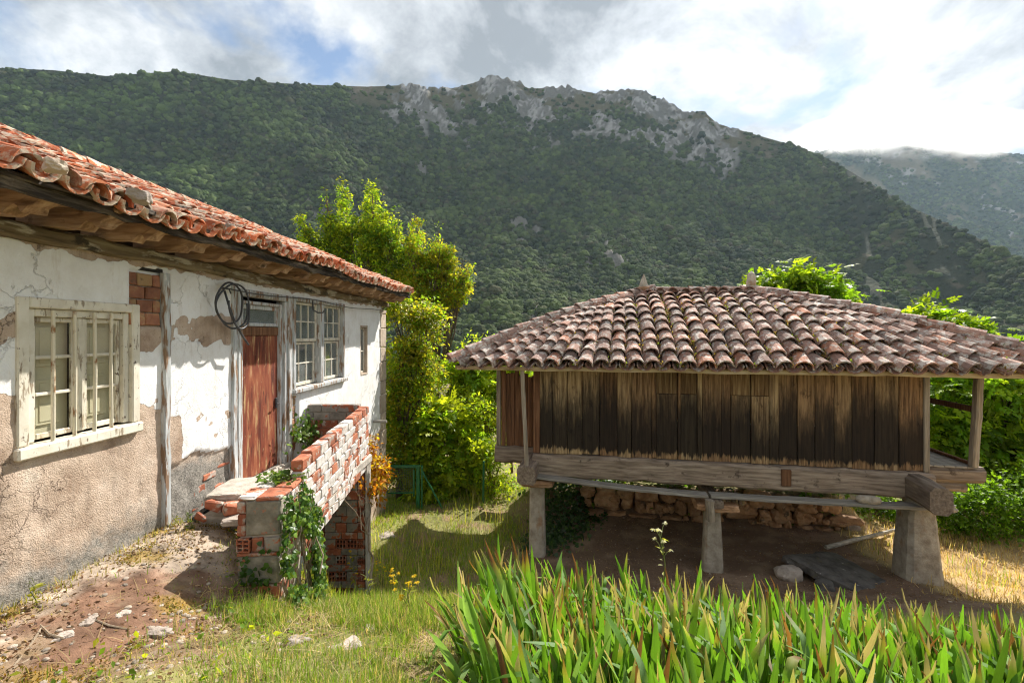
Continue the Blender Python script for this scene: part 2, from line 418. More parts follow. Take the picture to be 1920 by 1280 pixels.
M['hill'] = attrmat('hill_ground', .95, 1.0, .16, 4.0, .5, .06)
M['leaf'] = leafmat('leaf', .64)
def iris_mat():
    m, nt = mk('iris_leaf'); v, rnd = ovec(nt)
    c = add(nt, 'ShaderNodeAttribute', attribute_name='col').outputs['Color']
    st = noise(nt, vmath(nt, 'MULTIPLY', v, (420.0, 3.0, 3.0)), 1.0, 3, .6)
    bl = noise(nt, vmath(nt, 'MULTIPLY', v, (30.0, 9.0, 9.0)), 1.0, 5, .65)
    k = math_(nt, 'ADD', math_(nt, 'MULTIPLY', st, .55), math_(nt, 'ADD', math_(nt, 'MULTIPLY', bl, .5), .48))
    k = math_(nt, 'MULTIPLY', k, math_(nt, 'ADD', math_(nt, 'MULTIPLY', rnd, .5), .72))
    c = vmath(nt, 'SCALE', c, k)
    c = mixc(nt, ramp(nt, noise(nt, vmath(nt, 'MULTIPLY', v, (60.0, 14.0, 14.0)), 1.0, 4, .7), [(0.66, 0.0), (0.72, .7)]), c, (0.24, 0.17, 0.07))
    nb = add(nt, 'ShaderNodeBump', {'Height': st, 'Strength': .35, 'Distance': .002})
    p = add(nt, 'ShaderNodeBsdfPrincipled', {'Base Color': c, 'Roughness': .6, 'Specular IOR Level': .25, 'Normal': nb.outputs[0]})
    t = add(nt, 'ShaderNodeBsdfTranslucent', {'Color': mixc(nt, 1.0, c, (1.4, 1.4, .5), 'MULTIPLY')})
    s = add(nt, 'ShaderNodeMixShader', {0: .46, 1: p.outputs[0], 2: t.outputs[0]})
    add(nt, 'ShaderNodeOutputMaterial', {'Surface': s.outputs[0]})
    return m
M['iris'] = iris_mat()
M['ivy'] = leafmat('ivy_leaf', .42, (1.5, 1.5, .5), .38, .45)
M['grass'] = leafmat('grass_blade', .5, (1.5, 1.4, .6), .6, .2)
M['tile_house'] = tile_mat('house_tile', [(0.0, (0.24, 0.06, 0.03)), (0.35, (0.46, 0.115, 0.045)), (0.65, (0.52, 0.18, 0.08)), (0.85, (0.40, 0.24, 0.17)), (1.0, (0.24, 0.08, 0.05))], (0.48, 0.42, 0.33), .485, (0.30, 0.22, 0.07))
M['tile_granary'] = tile_mat('granary_tile', [(0.0, (0.21, 0.14, 0.115)), (0.3, (0.34, 0.22, 0.18)), (0.6, (0.42, 0.26, 0.205)), (0.86, (0.36, 0.19, 0.14)), (0.94, (0.48, 0.21, 0.12)), (1.0, (0.38, 0.15, 0.085))], (0.52, 0.48, 0.43), .50, (0.34, 0.25, 0.08))
M['roof_under'] = pmat('roof_bedding', [(0.3, (0.06, 0.04, 0.03)), (0.7, (0.16, 0.10, 0.07))], 8)
M['plank'] = plank_mat()
M['panel'] = wood_mat('panel_board', (0.075, 0.04, 0.018), (0.19, 0.115, 0.052), (0.33, 0.235, 0.115), (24, 24, 1.0), 1.6, bump=.8)
M['beam_x'] = wood_mat('granary_beam', (0.12, 0.09, 0.066), (0.24, 0.185, 0.14), (0.36, 0.295, 0.23), (1.2, 14, 14), 1.6, overlays=[(5, .60, .70, (0.055, 0.04, 0.03), (1, 1, 1))])
M['beam_y'] = wood_mat('granary_cross_beam', (0.12, 0.09, 0.07), (0.22, 0.17, 0.13), (0.33, 0.27, 0.21), (14, 1.2, 14), 1.6)
M['ledge'] = wood_mat('ledge_board', (0.18, 0.165, 0.14), (0.32, 0.295, 0.255), (0.44, 0.41, 0.36), (1.0, 20, 20), 1.6)
M['post'] = wood_mat('grey_post', (0.15, 0.125, 0.095), (0.27, 0.225, 0.17), (0.38, 0.33, 0.26), (18, 18, 1.0), 1.4)
M['slat'] = wood_mat('red_brown_slat', (0.06, 0.03, 0.016), (0.15, 0.072, 0.036), (0.24, 0.125, 0.065), (22, 22, 1.0), 1.4)
M['eave_wood'] = wood_mat('eave_board', (0.24, 0.17, 0.085), (0.40, 0.31, 0.18), (0.50, 0.42, 0.28), (1.2, 16, 16), 1.5)
M['rafter'] = wood_mat('rafter_wood', (0.16, 0.09, 0.05), (0.34, 0.215, 0.13), (0.47, 0.335, 0.225), (1.6, 12, 12), 1.6, overlays=[(5, .60, .72, (0.07, 0.045, 0.03), (1, 1, 1))])
M['black_wood'] = wood_mat('tarred_fascia', (0.010, 0.009, 0.008), (0.04, 0.032, 0.026), (0.20, 0.165, 0.13), (12, 1.2, 12), 1.6)
M['wall_beam'] = wood_mat('wall_plate', (0.09, 0.065, 0.035), (0.20, 0.15, 0.085), (0.31, 0.26, 0.16), (12, 1.0, 12), 1.6, bump=.9, overlays=[(4, .54, .60, (0.46, 0.42, 0.33), (1, .5, 2)), (7, .60, .66, (0.06, 0.05, 0.035), (1, .6, 1))])
M['white_wood'] = pmat('peeling_white_paint', [(0.3, (0.58, 0.53, 0.42)), (0.6, (0.72, 0.68, 0.58))], 5, (1, 1, 1), .6, .4, 30, .004, .06, overlays=[(9, .57, .62, (0.30, 0.24, 0.17), (2.5, 2.5, .5)), (22, .62, .66, (0.14, 0.10, 0.07), (1, 1, .6)), (4, .58, .75, (0.50, 0.42, 0.28), (1, 1, 1))])
M['grey_wood'] = pmat('peeling_grey_paint', [(0.3, (0.34, 0.36, 0.36)), (0.6, (0.56, 0.58, 0.58))], 5, (6, 6, .8), .7, .5, 12, .005, .06, overlays=[(7, .50, .58, (0.25, 0.16, 0.10), (3, 3, .4)), (9, .62, .66, (0.68, 0.68, 0.66), (2, 2, .5))])
M['rust_door'] = pmat('rusted_door', [(0.36, (0.10, 0.024, 0.014)), (0.50, (0.21, 0.05, 0.024)), (0.60, (0.30, 0.10, 0.045)), (0.70, (0.50, 0.33, 0.17))], 1.5, (6, 6, 1.1), .65, .4, 9, .006, 0, spec=.35, overlays=[(3, .55, .66, (0.46, 0.30, 0.14), (5, 5, .6)), (4, .60, .68, (0.06, 0.02, 0.012), (6, 6, .8)), (24, .64, .68, (0.30, 0.19, 0.10), (1, 1, .5))])
M['shutter'] = pmat('cream_shutter', [(0.3, (0.58, 0.52, 0.39)), (0.7, (0.70, 0.64, 0.50))], 4, (1, 1, 1), .6, .2, 20, .003, .04)
M['iron_bar'] = pmat('cream_iron_bar', [(0.4, (0.62, 0.57, 0.44)), (0.6, (0.70, 0.64, 0.50))], 6, (1, 1, 1), .5, .2, 20, .002, .04, overlays=[(9, .55, .62, (0.28, 0.14, 0.06), (1, 1, .5))])
M['brick'] = pmat('red_brick', [(0.3, (0.22, 0.07, 0.04)), (0.55, (0.38, 0.13, 0.07)), (0.75, (0.48, 0.22, 0.13))], 6, (1, 1, 1), .9, .6, 45, .008, .2, overlays=[(9, .54, .62, (0.40, 0.35, 0.30), (1, 1, 1)), (6, .62, .70, (0.12, 0.09, 0.07), (1, 1, 1))])
M['brick_white'] = pmat('whitewashed_brick', [(0.3, (0.46, 0.40, 0.35)), (0.6, (0.66, 0.61, 0.56))], 6, (1, 1, 1), .9, .5, 40, .006, .1, overlays=[(8, .54, .62, (0.44, 0.20, 0.12), (1, 1, 1)), (14, .66, .70, (0.22, 0.2, 0.17), (1, 1, 1))])
M['brick_grey'] = pmat('cement_smeared_brick', [(0.3, (0.16, 0.145, 0.12)), (0.6, (0.33, 0.30, 0.26))], 7, (1, 1, 1), .95, .5, 40, .008, .15, overlays=[(7, .55, .60, (0.40, 0.13, 0.065), (1, 1, 1))])
M['old_brick'] = pmat('old_wall_brick', [(0.3, (0.22, 0.095, 0.06)), (0.5, (0.33, 0.15, 0.09)), (0.7, (0.42, 0.27, 0.14))], 5, (1, 1, 1), .9, .8, 30, .014, .22, overlays=[(5, .50, .62, (0.38, 0.25, 0.13), (1, 1, 1)), (8, .6, .68, (0.16, 0.10, 0.07), (1, 1, 1))])
def wash_mat():
    m, nt = mk('flaking_whitewash_brick'); v, rnd = ovec(nt); pos = add(nt, 'ShaderNodeNewGeometry').outputs['Position']
    red = ramp(nt, noise(nt, v, 7, 6, .65), [(0.3, (0.27, 0.085, 0.05)), (0.55, (0.42, 0.155, 0.085)), (0.75, (0.50, 0.25, 0.15))])
    red = vmath(nt, 'SCALE', red, math_(nt, 'ADD', math_(nt, 'MULTIPLY', rnd, .4), .8))
    wh = ramp(nt, noise(nt, pos, 14, 8, .7), [(0.3, (0.40, 0.36, 0.32)), (0.6, (0.66, 0.62, 0.58))])
    e = math_(nt, 'ADD', math_(nt, 'MULTIPLY', noise(nt, pos, 3.2, 3, .5), .9), math_(nt, 'MULTIPLY', noise(nt, pos, 26, 8, .75), .55))
    e = math_(nt, 'ADD', e, math_(nt, 'MULTIPLY', math_(nt, 'FRACT', math_(nt, 'MULTIPLY', rnd, 7.7)), .22))
    k = ramp(nt, e, [(0.755, 0.0), (0.83, 1.0)])
    base = mixc(nt, k, red, wh)
    base = mixc(nt, ramp(nt, noise(nt, pos, 9, 7, .7), [(0.60, 0.0), (0.68, .8)]), base, (0.24, 0.21, 0.18))
    h = math_(nt, 'ADD', noise(nt, v, 45, 5, .65), math_(nt, 'MULTIPLY', k, .6))
    finish(nt, base, .92, h, .6, .006, .12)
    return m
M['brick_wash'] = wash_mat()
M['mortar'] = pmat('mortar', [(0.3, (0.30, 0.26, 0.21)), (0.7, (0.48, 0.43, 0.36))], 9, bump=.6, rand_v=0)
M['cement'] = pmat('weathered_cement', [(0.3, (0.25, 0.225, 0.19)), (0.5, (0.42, 0.375, 0.32)), (0.7, (0.54, 0.49, 0.43))], 7, bump=.6, bscale=28, dist=.015, rand_v=.1, overlays=[(4, .60, .70, (0.17, 0.15, 0.12), (1, 1, 1))])
M['cement_dark'] = pmat('shaded_cement', [(0.3, (0.13, 0.12, 0.095)), (0.5, (0.22, 0.20, 0.16)), (0.7, (0.33, 0.30, 0.25))], 8, bump=.7, bscale=26, dist=.014, rand_v=.1, overlays=[(9, .60, .66, (0.40, 0.15, 0.085), (1, 1, 1))])  # darker cement copy: shadow on the pier's front painted into its colour
M['hole'] = pmat('brick_cavity', [(0.3, (0.035, 0.02, 0.015)), (0.7, (0.09, 0.05, 0.035))], 9)
M['stone'] = pmat('field_stone', [(0.3, (0.26, 0.145, 0.08)), (0.5, (0.42, 0.25, 0.14)), (0.7, (0.50, 0.34, 0.215))], 6, bump=.8, bscale=16, dist=.03, rand_v=.25, overlays=[(5, .60, .68, (0.12, 0.09, 0.06), (1, 1, 1))])
M['pillar'] = pmat('sandstone_pillar', [(0.3, (0.27, 0.23, 0.18)), (0.5, (0.42, 0.37, 0.30)), (0.7, (0.53, 0.48, 0.40))], 7, bump=.9, bscale=26, dist=.02, rand_v=.1, overlays=[(4, .56, .68, (0.33, 0.20, 0.11), (1, 1, .5))])
M['quoin'] = pmat('quoin_stone', [(0.3, (0.36, 0.28, 0.21)), (0.6, (0.52, 0.43, 0.34))], 8, bump=.6, rand_v=.12)
M['pale_rock'] = pmat('pale_rubble', [(0.3, (0.24, 0.20, 0.17)), (0.6, (0.42, 0.36, 0.31))], 9, bump=.7, bscale=25, dist=.015, rand_v=.2)
M['slab'] = pmat('dark_slab', [(0.3, (0.05, 0.045, 0.042)), (0.6, (0.125, 0.115, 0.105))], 6, bump=.7, bscale=20, dist=.02, rand_v=.1, overlays=[(9, .64, .68, (0.36, 0.34, 0.31), (1, 1, 1)), (5, .62, .72, (0.12, 0.11, 0.04), (1, 1, 1))])
M['cable'] = pmat('black_cable', [(0.3, (0.03, 0.03, 0.032)), (0.7, (0.075, 0.075, 0.08))], 10, rough=.5, bump=.1, rand_v=0, spec=.4)
M['green_metal'] = pmat('green_painted_steel', [(0.3, (0.012, 0.11, 0.045)), (0.7, (0.02, 0.16, 0.07))], 6, rough=.4, bump=.1, rand_v=.05, spec=.5)
M['wire'] = pmat('galvanised_wire', [(0.3, (0.12, 0.16, 0.12)), (0.7, (0.25, 0.28, 0.24))], 10, rough=.5, bump=.1, rand_v=0, metal=.4)
M['bark'] = pmat('bark', [(0.3, (0.07, 0.05, 0.035)), (0.7, (0.20, 0.155, 0.11))], 7, (3, 3, .7), bump=.9, bscale=14, dist=.02)
M['twig'] = pmat('dry_twig', [(0.3, (0.20, 0.15, 0.10)), (0.7, (0.42, 0.34, 0.25))], 9, (1, 1, 1))
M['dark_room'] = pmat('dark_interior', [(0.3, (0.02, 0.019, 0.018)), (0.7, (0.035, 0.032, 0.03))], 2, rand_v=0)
M['curtain'] = pmat('grey_curtain', [(0.3, (0.30, 0.32, 0.31)), (0.7, (0.46, 0.48, 0.46))], 2, (9, 9, .5), rand_v=.1)
def glass_mat():
    m, nt = mk('dusty_pane')
    v = add(nt, 'ShaderNodeNewGeometry').outputs['Position']
    d = ramp(nt, noise(nt, v, 5, 7, .7), [(0.3, 0.10), (0.7, 0.38)])
    g = add(nt, 'ShaderNodeBsdfGlossy', {'Color': (1, 1, 1, 1), 'Roughness': 0.06})
    t = add(nt, 'ShaderNodeBsdfTransparent', {'Color': (0.86, 0.92, 0.89, 1)})
    fr = add(nt, 'ShaderNodeFresnel', {'IOR': 1.5})
    a = add(nt, 'ShaderNodeMixShader', {0: fr.outputs[0], 1: t.outputs[0], 2: g.outputs[0]})
    df = add(nt, 'ShaderNodeBsdfDiffuse', {'Color': (0.42, 0.44, 0.42, 1)})
    s = add(nt, 'ShaderNodeMixShader', {0: d, 1: a.outputs[0], 2: df.outputs[0]})
    add(nt, 'ShaderNodeOutputMaterial', {'Surface': s.outputs[0]})
    return m
M['glass'] = glass_mat()
def clear_mat():
    m, nt = mk('clean_pane')
    g = add(nt, 'ShaderNodeBsdfGlossy', {'Color': (1, 1, 1, 1), 'Roughness': 0.1})
    t = add(nt, 'ShaderNodeBsdfTransparent', {'Color': (0.95, 0.96, 0.93, 1)})
    a = add(nt, 'ShaderNodeMixShader', {0: 0.06, 1: t.outputs[0], 2: g.outputs[0]})
    add(nt, 'ShaderNodeOutputMaterial', {'Surface': a.outputs[0]})
    return m
M['clear'] = clear_mat()
# ------------------------------------------------------------------ terrain
GA = R(11.0); GL = (0.46, 8.75); GC, GS = math.cos(GA), math.sin(GA)
def G(x, y, z):                                    # granary frame -> world
    return np.array([GL[0] + x * GC + y * GS, GL[1] - x * GS + y * GC, z])
def Ginv(X, Y):
    dx, dy = X - GL[0], Y - GL[1]
    return dx * GC - dy * GS, dx * GS + dy * GC
def WX(Y): return -3.4 + 0.035 * Y                 # the house's front wall
_py = [-500, -3, 0, 2.3, 3.8, 5.3, 6.8, 8.5, 12, 16, 30, 60, 150, 700]
_pz = [-1.2, -1.3, -1.55, -1.8, -2.36, -3.2, -4.0, -4.25, -4.35, -4.7, -8, -18, -40, -40]
_ly = [-500, 4.5, 6.3, 12, 16, 30, 60, 150, 700]
_lz = [-1.8, -1.8, -3.9, -4.3, -4.8, -8, -18, -40, -40]
_yy = np.linspace(-30, 200, 4600)
def _sm(ys, zs, w):
    k = np.hanning(w); k /= k.sum(); z = np.interp(_yy, ys, zs)
    return np.convolve(np.pad(z, w // 2, mode='edge'), k, 'same')[w // 2:w // 2 + len(z)]
_PZ, _LZ = _sm(_py, _pz, 27), _sm(_ly, _lz, 17)
def hgt(X, Y, rough=True):
    X = np.asarray(X, float); Y = np.asarray(Y, float)
    w = sstep(-2.65, -1.75, X)
    h = (np.interp(Y, _yy, _LZ) - .24 * sstep(-3.25, -2.1, X) * (Y < 12) * (1 - sstep(4.6, 5.6, Y))) * (1 - w) + np.interp(Y, _yy, _PZ) * w
    h = h - .075 * np.clip(X - 1.0, 0, 3.5) * (1 - sstep(4.3, 6.5, Y))
    gx, gy = Ginv(X, Y)
    bank = sstep(2.45, 2.75, gy) * sstep(.2, .9, gx) * (1 - sstep(6.3, 7.2, gx)) * (1 - sstep(9, 14, gy))
    h = h + bank * .62
    h = h + .5 * sstep(-1.2, -.2, gx) * (1 - sstep(.0, .8, gx)) * sstep(1.4, 2.6, gy) * (1 - sstep(6, 9, gy))
    h = h + .35 * sstep(8.4, 11.5, gx) * sstep(-2, 1, gy) * (1 - sstep(9, 16, Y))
    if rough:
        P = np.stack([X.ravel(), Y.ravel()], 1)
        n = (vnoise(P, .8, 3, 3) - .5) * .22 + (vnoise(P, 4.0, 5, 3) - .5) * .055
        n = n.reshape(X.shape)
        n *= 1 - .75 * sstep(-2.0, -2.7, X) * (Y < 5)
        n = n + ((vnoise(P, 11.0, 8, 4, .6) - .5) * .055 * sstep(.40, .62, vnoise(P, 2.0, 421, 4))).reshape(X.shape) * (Y < 5.5) + ((np.abs(vnoise(P, 6.0, 9, 3) - .5)) * .05).reshape(X.shape) * (Y < 5.5) * sstep(-3.3, -3.0, X)
        h = h + n
    return h
fx = np.concatenate([np.arange(-9, -3.8, .1), np.arange(-3.8, .5, .038), np.arange(.5, 17, .09)]); fy = np.concatenate([np.arange(-2, 1.4, .1), np.arange(1.4, 5.2, .038), np.arange(5.2, 19, .09)])
xs = np.concatenate([-np.geomspace(700, 9.5, 26), fx, np.geomspace(17.5, 700, 26)])
ys = np.concatenate([-np.geomspace(500, 2.5, 20), fy, np.geomspace(19.5, 700, 34)])
GX, GY = np.meshgrid(xs, ys); GZ = hgt(GX, GY)
nx, ny = len(xs), len(ys)
Pg = np.stack([GX.ravel(), GY.ravel(), GZ.ravel()], 1)
ii = (np.arange(ny - 1)[:, None] * nx + np.arange(nx - 1)[None]).ravel()
Fg = np.stack([ii, ii + 1, ii + nx + 1, ii + nx], 1)
def mixa(a, b, t): return a * (1 - t[:, None]) + np.asarray(b)[None] * t[:, None]
X_, Y_ = Pg[:, 0], Pg[:, 1]; P2 = Pg[:, :2]
nA, nB, nC = vnoise(P2, 1.3, 21, 5), vnoise(P2, 3.2, 22, 5), vnoise(P2, .45, 23, 4)
colg = np.tile(np.array([0.17, 0.165, 0.06]), (len(Pg), 1))
colg = mixa(colg, (0.25, 0.235, 0.09), sstep(.45, .62, nA))
colg = mixa(colg, (0.25, 0.175, 0.105), sstep(.52, .66, nB))
apron = sstep(-1.75, -2.45, X_ + (nA - .5) * 1.3) * (Y_ < 6)
colg = mixa(colg, (0.20, 0.115, 0.075), apron)
colg = mixa(colg, (0.27, 0.19, 0.125), apron * sstep(.52, .64, vnoise(P2, 4.5, 33, 5, .6)))
colg = mixa(colg, (0.10, 0.06, 0.04), apron * sstep(.54, .66, vnoise(P2, 3.3, 34, 5, .6)))                                    # bare brown earth by the house
colg = mixa(colg, (0.36, 0.29, 0.225), apron * sstep(-.12, .12, Y_ - 3.05 - .75 * (X_ + 3.3) + (nB - .5) * .9) * sstep(-2.25, -2.5, X_ + (nB - .5) * .6))   # worn cement apron
colg = mixa(colg, (0.42, 0.35, 0.28), apron * sstep(.64, .70, nB) * .8)
colg = mixa(colg, (0.30, 0.20, 0.05), apron * sstep(.56, .64, vnoise(P2, 2.4, 31, 5)) * .8)
mot = vnoise(P2, 13, 35, 4, .65); mot2 = vnoise(P2, 5, 36, 4, .6)
colg = colg * (1 - apron[:, None]) + colg * apron[:, None] * (.35 + 1.3 * mot)[:, None] * (.6 + .8 * mot2)[:, None]
gx_, gy_ = Ginv(X_, Y_)
dirt = sstep(-.9, .3, gx_ + (nA - .5) * 1.2) * (1 - sstep(6.1, 6.9, gx_ + (nA - .5) * 1.2)) * sstep(-2.6, -1.6, gy_ + (nB - .5) * .9) * (1 - sstep(2.7, 3.0, gy_))
colg = mixa(colg, (0.175, 0.115, 0.078), dirt)
colg = mixa(colg, (0.25, 0.175, 0.12), dirt * sstep(.5, .65, nB))
dry = sstep(6.2, 6.9, gx_ + (nA - .5) * .8) * (1 - sstep(11.5, 13.5, gx_)) * sstep(-4.5, -3.0, gy_) * (1 - sstep(3.5, 5, gy_ + (nA - .5)))
colg = mixa(colg, (0.46, 0.33, 0.17), dry)
colg = mixa(colg, (0.27, 0.18, 0.09), dry * sstep(.55, .68, nB))
colg = mixa(colg, (0.075, 0.055, 0.03), sstep(1.7, 2.1, Y_) * (1 - sstep(3.9, 4.4, Y_)) * sstep(-.5, -.1, X_ + (nA - .5) * .4) * (1 - sstep(4.5, 5.5, X_)))
ground = tag(place('ground', mesh('ground', Pg, Fg, M['ground'], True, colg), Matrix()), kind='structure')

# ------------------------------------------------------------------ mountains
def at_px(xp, pts): return np.interp(xp, [p[0] for p in pts], [p[1] for p in pts])
sky1 = [(-1400, 260), (-500, 170), (0, 128), (100, 132), (200, 143), (330, 134), (430, 150), (520, 156), (600, 160), (690, 163), (760, 160), (850, 166), (890, 155), (925, 146), (960, 150), (990, 166), (1060, 166), (1110, 174), (1150, 170), (1200, 170), (1225, 184), (1260, 192), (1285, 212), (1318, 208), (1345, 232), (1400, 248), (1470, 268), (1540, 292), (1600, 325), (1700, 385), (1820, 440), (1920, 490), (2100, 560), (2600, 640)]
sky2 = [(1200, 420), (1440, 310), (1540, 284), (1590, 268), (1640, 256), (1690, 264), (1740, 276), (1790, 270), (1850, 282), (1920, 292), (2100, 240), (2400, 200), (3000, 240)]
ridge_r = [(-1400, 600), (0, 760), (500, 900), (900, 1120), (1250, 1150), (1540, 980), (1700, 760), (1920, 560), (2600, 480)]
def hillside(pxs, sky_pts, rr, r0, e0, nt_, seed, amp, rockf):
    th = (pxs - HX) / F
    E = (HY - at_px(pxs, sky_pts)) / F            # tangent of the skyline's elevation
    Rr = at_px(pxs, rr) if isinstance(rr, list) else np.full(len(pxs), float(rr))
    t = np.linspace(0, 1, nt_) ** .9
    r = r0 + (Rr[None] - r0) * t[:, None]
    e = e0 + (E[None] - e0) * (0.22 * t + 0.78 * t ** 1.15)[:, None] 
    # r is depth Y here: X = th * r, z = e * r
    X = th[None] * r; Z = e * r
    P = np.stack([X.ravel(), r.ravel(), np.zeros(r.size)], 1)
    n = (vnoise(P, 1 / 260, seed, 5, .52) - .5).reshape(r.shape)
    gul = np.abs(vnoise(P * np.array([1, .35, 1]), 1 / 120, seed + 9, 4) - .5).reshape(r.shape)
    fade = (sstep(0, .15, t) * (1 - sstep(.80, 1.0, t)))[:, None]
    gl2 = np.abs(vnoise(P * np.array([1, .28, 1]), 1 / 45, seed + 19, 3) - .5).reshape(r.shape)
    Z = Z + fade * amp * (n * 1.6 - (.5 - gul) * 1.1 + .45 - (.5 - gl2) * .35)
    return X, r, Z, t
def surf(name, X, Yd, Z, col, mat):
    b, a = X.shape
    P = np.stack([X.ravel(), Yd.ravel(), Z.ravel()], 1)
    q = (np.arange(b - 1)[:, None] * a + np.arange(a - 1)[None]).ravel()
    return tag(place(name, mesh(name, P, np.stack([q, q + 1, q + a + 1, q + a], 1), mat, True, col), Matrix()), kind='structure')
p1 = np.concatenate([np.arange(-1400, -20, 22.0), np.arange(-20, 1960, 3.6), np.arange(1960, 2600, 22.0)])
X1, Y1, Z1, t1 = hillside(p1, sky1, ridge_r, 190, -.22, 210, 41, 78, None)
T1 = np.broadcast_to(t1[:, None], X1.shape); PX1 = np.broadcast_to(p1[None], X1.shape)
Q1 = np.stack([X1.ravel(), Y1.ravel(), Z1.ravel()], 1)
yp1 = HY - Z1 / Y1 * F                               # how high each point stands in the view from the yard
nr = vnoise(Q1, 1 / 55, 51, 5, .6).reshape(X1.shape); nr2 = vnoise(Q1 * np.array([1, 1, .45]), 1 / 16, 53, 4, .6).reshape(X1.shape)
below = yp1 - np.broadcast_to(at_px(p1, sky1)[None], X1.shape)
band = sstep(640, 820, PX1) * (1 - sstep(1350, 1410, PX1)) * (1 - sstep(50, 125, below + (nr - .5) * 110))
rockm = band * sstep(.445, .515, nr * .7 + nr2 * .3 + .07 * sstep(1150, 1260, PX1) * (1 - sstep(1370, 1420, PX1)))
for (cx, cy, wx, wy) in ((612, 385, 45, 30), (880, 275, 34, 16), (795, 315, 16, 18), (1010, 270, 60, 16), (1210, 262, 60, 14), (1290, 250, 50, 14), (960, 430, 60, 30), (1130, 480, 60, 34), (1220, 445, 30, 14), (1000, 590, 40, 20)):
    d = ((PX1 - cx) / wx) ** 2 + ((yp1 - cy) / wy) ** 2
    rockm = np.maximum(rockm, (1 - sstep(.3, 1.1, d)) * sstep(.49, .56, nr2 * .6 + nr * .4))
meadow = sstep(620, 690, PX1) * (1 - sstep(1420, 1500, PX1)) * (1 - sstep(18, 60, below + (nr - .5) * 60))
meadow = np.maximum(meadow, sstep(.64, .70, vnoise(Q1, 1 / 34, 57, 4).reshape(X1.shape)) * sstep(1450, 1560, PX1) * .7)
jag = rockm * (vnoise(Q1 * np.array([1, 1, .3]), 1 / 11, 55, 4, .65).reshape(X1.shape) - .42) * 36
Z1 = Z1 + jag; Q1[:, 2] = Z1.ravel()
c1 = np.tile(np.array([0.05, 0.06, 0.025]), (len(Q1), 1))
c1 = mixa(c1, (0.115, 0.10, 0.05), meadow.ravel())
c1 = mixa(c1, (0.035, 0.04, 0.018), 1 - meadow.ravel())
c1 = mixa(c1, (0.16, 0.125, 0.085), sstep(.55, .66, nr2).ravel() * meadow.ravel())
c1 = mixa(c1, (0.36, 0.345, 0.325), sstep(.25, .6, rockm).ravel())
crev = np.abs(vnoise(Q1 * np.array([1, .6, .35]), 1 / 7, 58, 4, .6) - .5)
c1 = mixa(c1, (0.10, 0.095, 0.08), sstep(.25, .6, rockm).ravel() * (1 - sstep(.01, .07, crev)))
c1 = mixa(c1, (0.17, 0.16, 0.14), (sstep(.25, .6, rockm) * sstep(.48, .56, nr2)).ravel())
mountain = surf('mountain', X1, Y1, Z1, c1, M['hill'])
p2 = np.arange(1180, 3000, 7.0)
X2, Y2, Z2, t2 = hillside(p2, sky2, 2300, 900, -.05, 110, 77, 150, None)
Q2 = np.stack([X2.ravel(), Y2.ravel(), Z2.ravel()], 1)
m2 = vnoise(Q2, 1 / 130, 81, 5, .55)
c2 = np.tile(np.array([0.05, 0.065, 0.03]), (len(Q2), 1)); c2 = mixa(c2, (0.15, 0.125, 0.07), sstep(.54, .64, m2))
c2 = mixa(c2, (0.34, 0.32, 0.30), sstep(.64, .70, vnoise(Q2, 1 / 70, 83, 5, .6)))
far_mountain = surf('far_mountain', X2, Y2, Z2, c2, M['hill'])

# forest: one object that instances a handful of crowns over the slopes
def forest_mat():
    m, nt = mk('forest_crown'); oi = add(nt, 'ShaderNodeObjectInfo'); pos = add(nt, 'ShaderNodeNewGeometry').outputs['Position']
    big = noise(nt, pos, 1 / 95, 4, .6)
    a = mixc(nt, ramp(nt, big, [(.38, 0.0), (.62, 1.0)]), (0.024, 0.036, 0.016), (0.066, 0.092, 0.026))
    a = mixc(nt, ramp(nt, noise(nt, pos, 1 / 28, 3, .6), [(.56, 0.0), (.66, .7)]), a, (0.06, 0.055, 0.028))
    a = mixc(nt, ramp(nt, oi.outputs['Random'], [(.55, 0.0), (.97, .6)]), a, (0.105, 0.14, 0.035))
    a = mixc(nt, ramp(nt, oi.outputs['Random'], [(.0, .8), (.12, 0.0)]), a, (0.085, 0.075, 0.04))
    r3 = math_(nt, 'FRACT', math_(nt, 'MULTIPLY', oi.outputs['Random'], 23.7))
    sx = add(nt, 'ShaderNodeSeparateXYZ', {'Vector': pos}).outputs['X']
    lm = math_(nt, 'MULTIPLY', ramp(nt, math_(nt, 'DIVIDE', math_(nt, 'ADD', sx, 900.0), 900.0), [(.25, 1.0), (.72, 0.0)]), ramp(nt, big, [(.42, 0.0), (.60, 1.0)]))
    a = mixc(nt, math_(nt, 'MULTIPLY', lm, .7), a, (0.085, 0.135, 0.03))  # left slope lightened: paler trees, with its sunlit patch painted in
    k = math_(nt, 'MULTIPLY', math_(nt, 'ADD', math_(nt, 'MULTIPLY', noise(nt, pos, .8, 5, .7), 1.6), .2), math_(nt, 'ADD', math_(nt, 'MULTIPLY', r3, .9), .6))
    h = noise(nt, pos, .9, 5, .75)
    finish(nt, vmath(nt, 'SCALE', a, k), .9, h, 1.0, 1.2, .1)
    return m
M['forest'] = forest_mat()
protos = bpy.data.collections.new('crown_shapes')
for k in range(6):
    V, Fc = ICO3; d = vnoise(V * 1.0 + k * 9.1, 1.7, 60 + k, 4, .62)
    W = V * (0.55 + 0.95 * d)[:, None]; W[:, 2] = np.where(W[:, 2] < 0, W[:, 2] * .55, W[:, 2] * random.uniform(.9, 1.25))
    po = bpy.data.objects.new('forest_crown', mesh('forest_crown', W, np.array(Fc), M['forest'])); protos.objects.link(po)
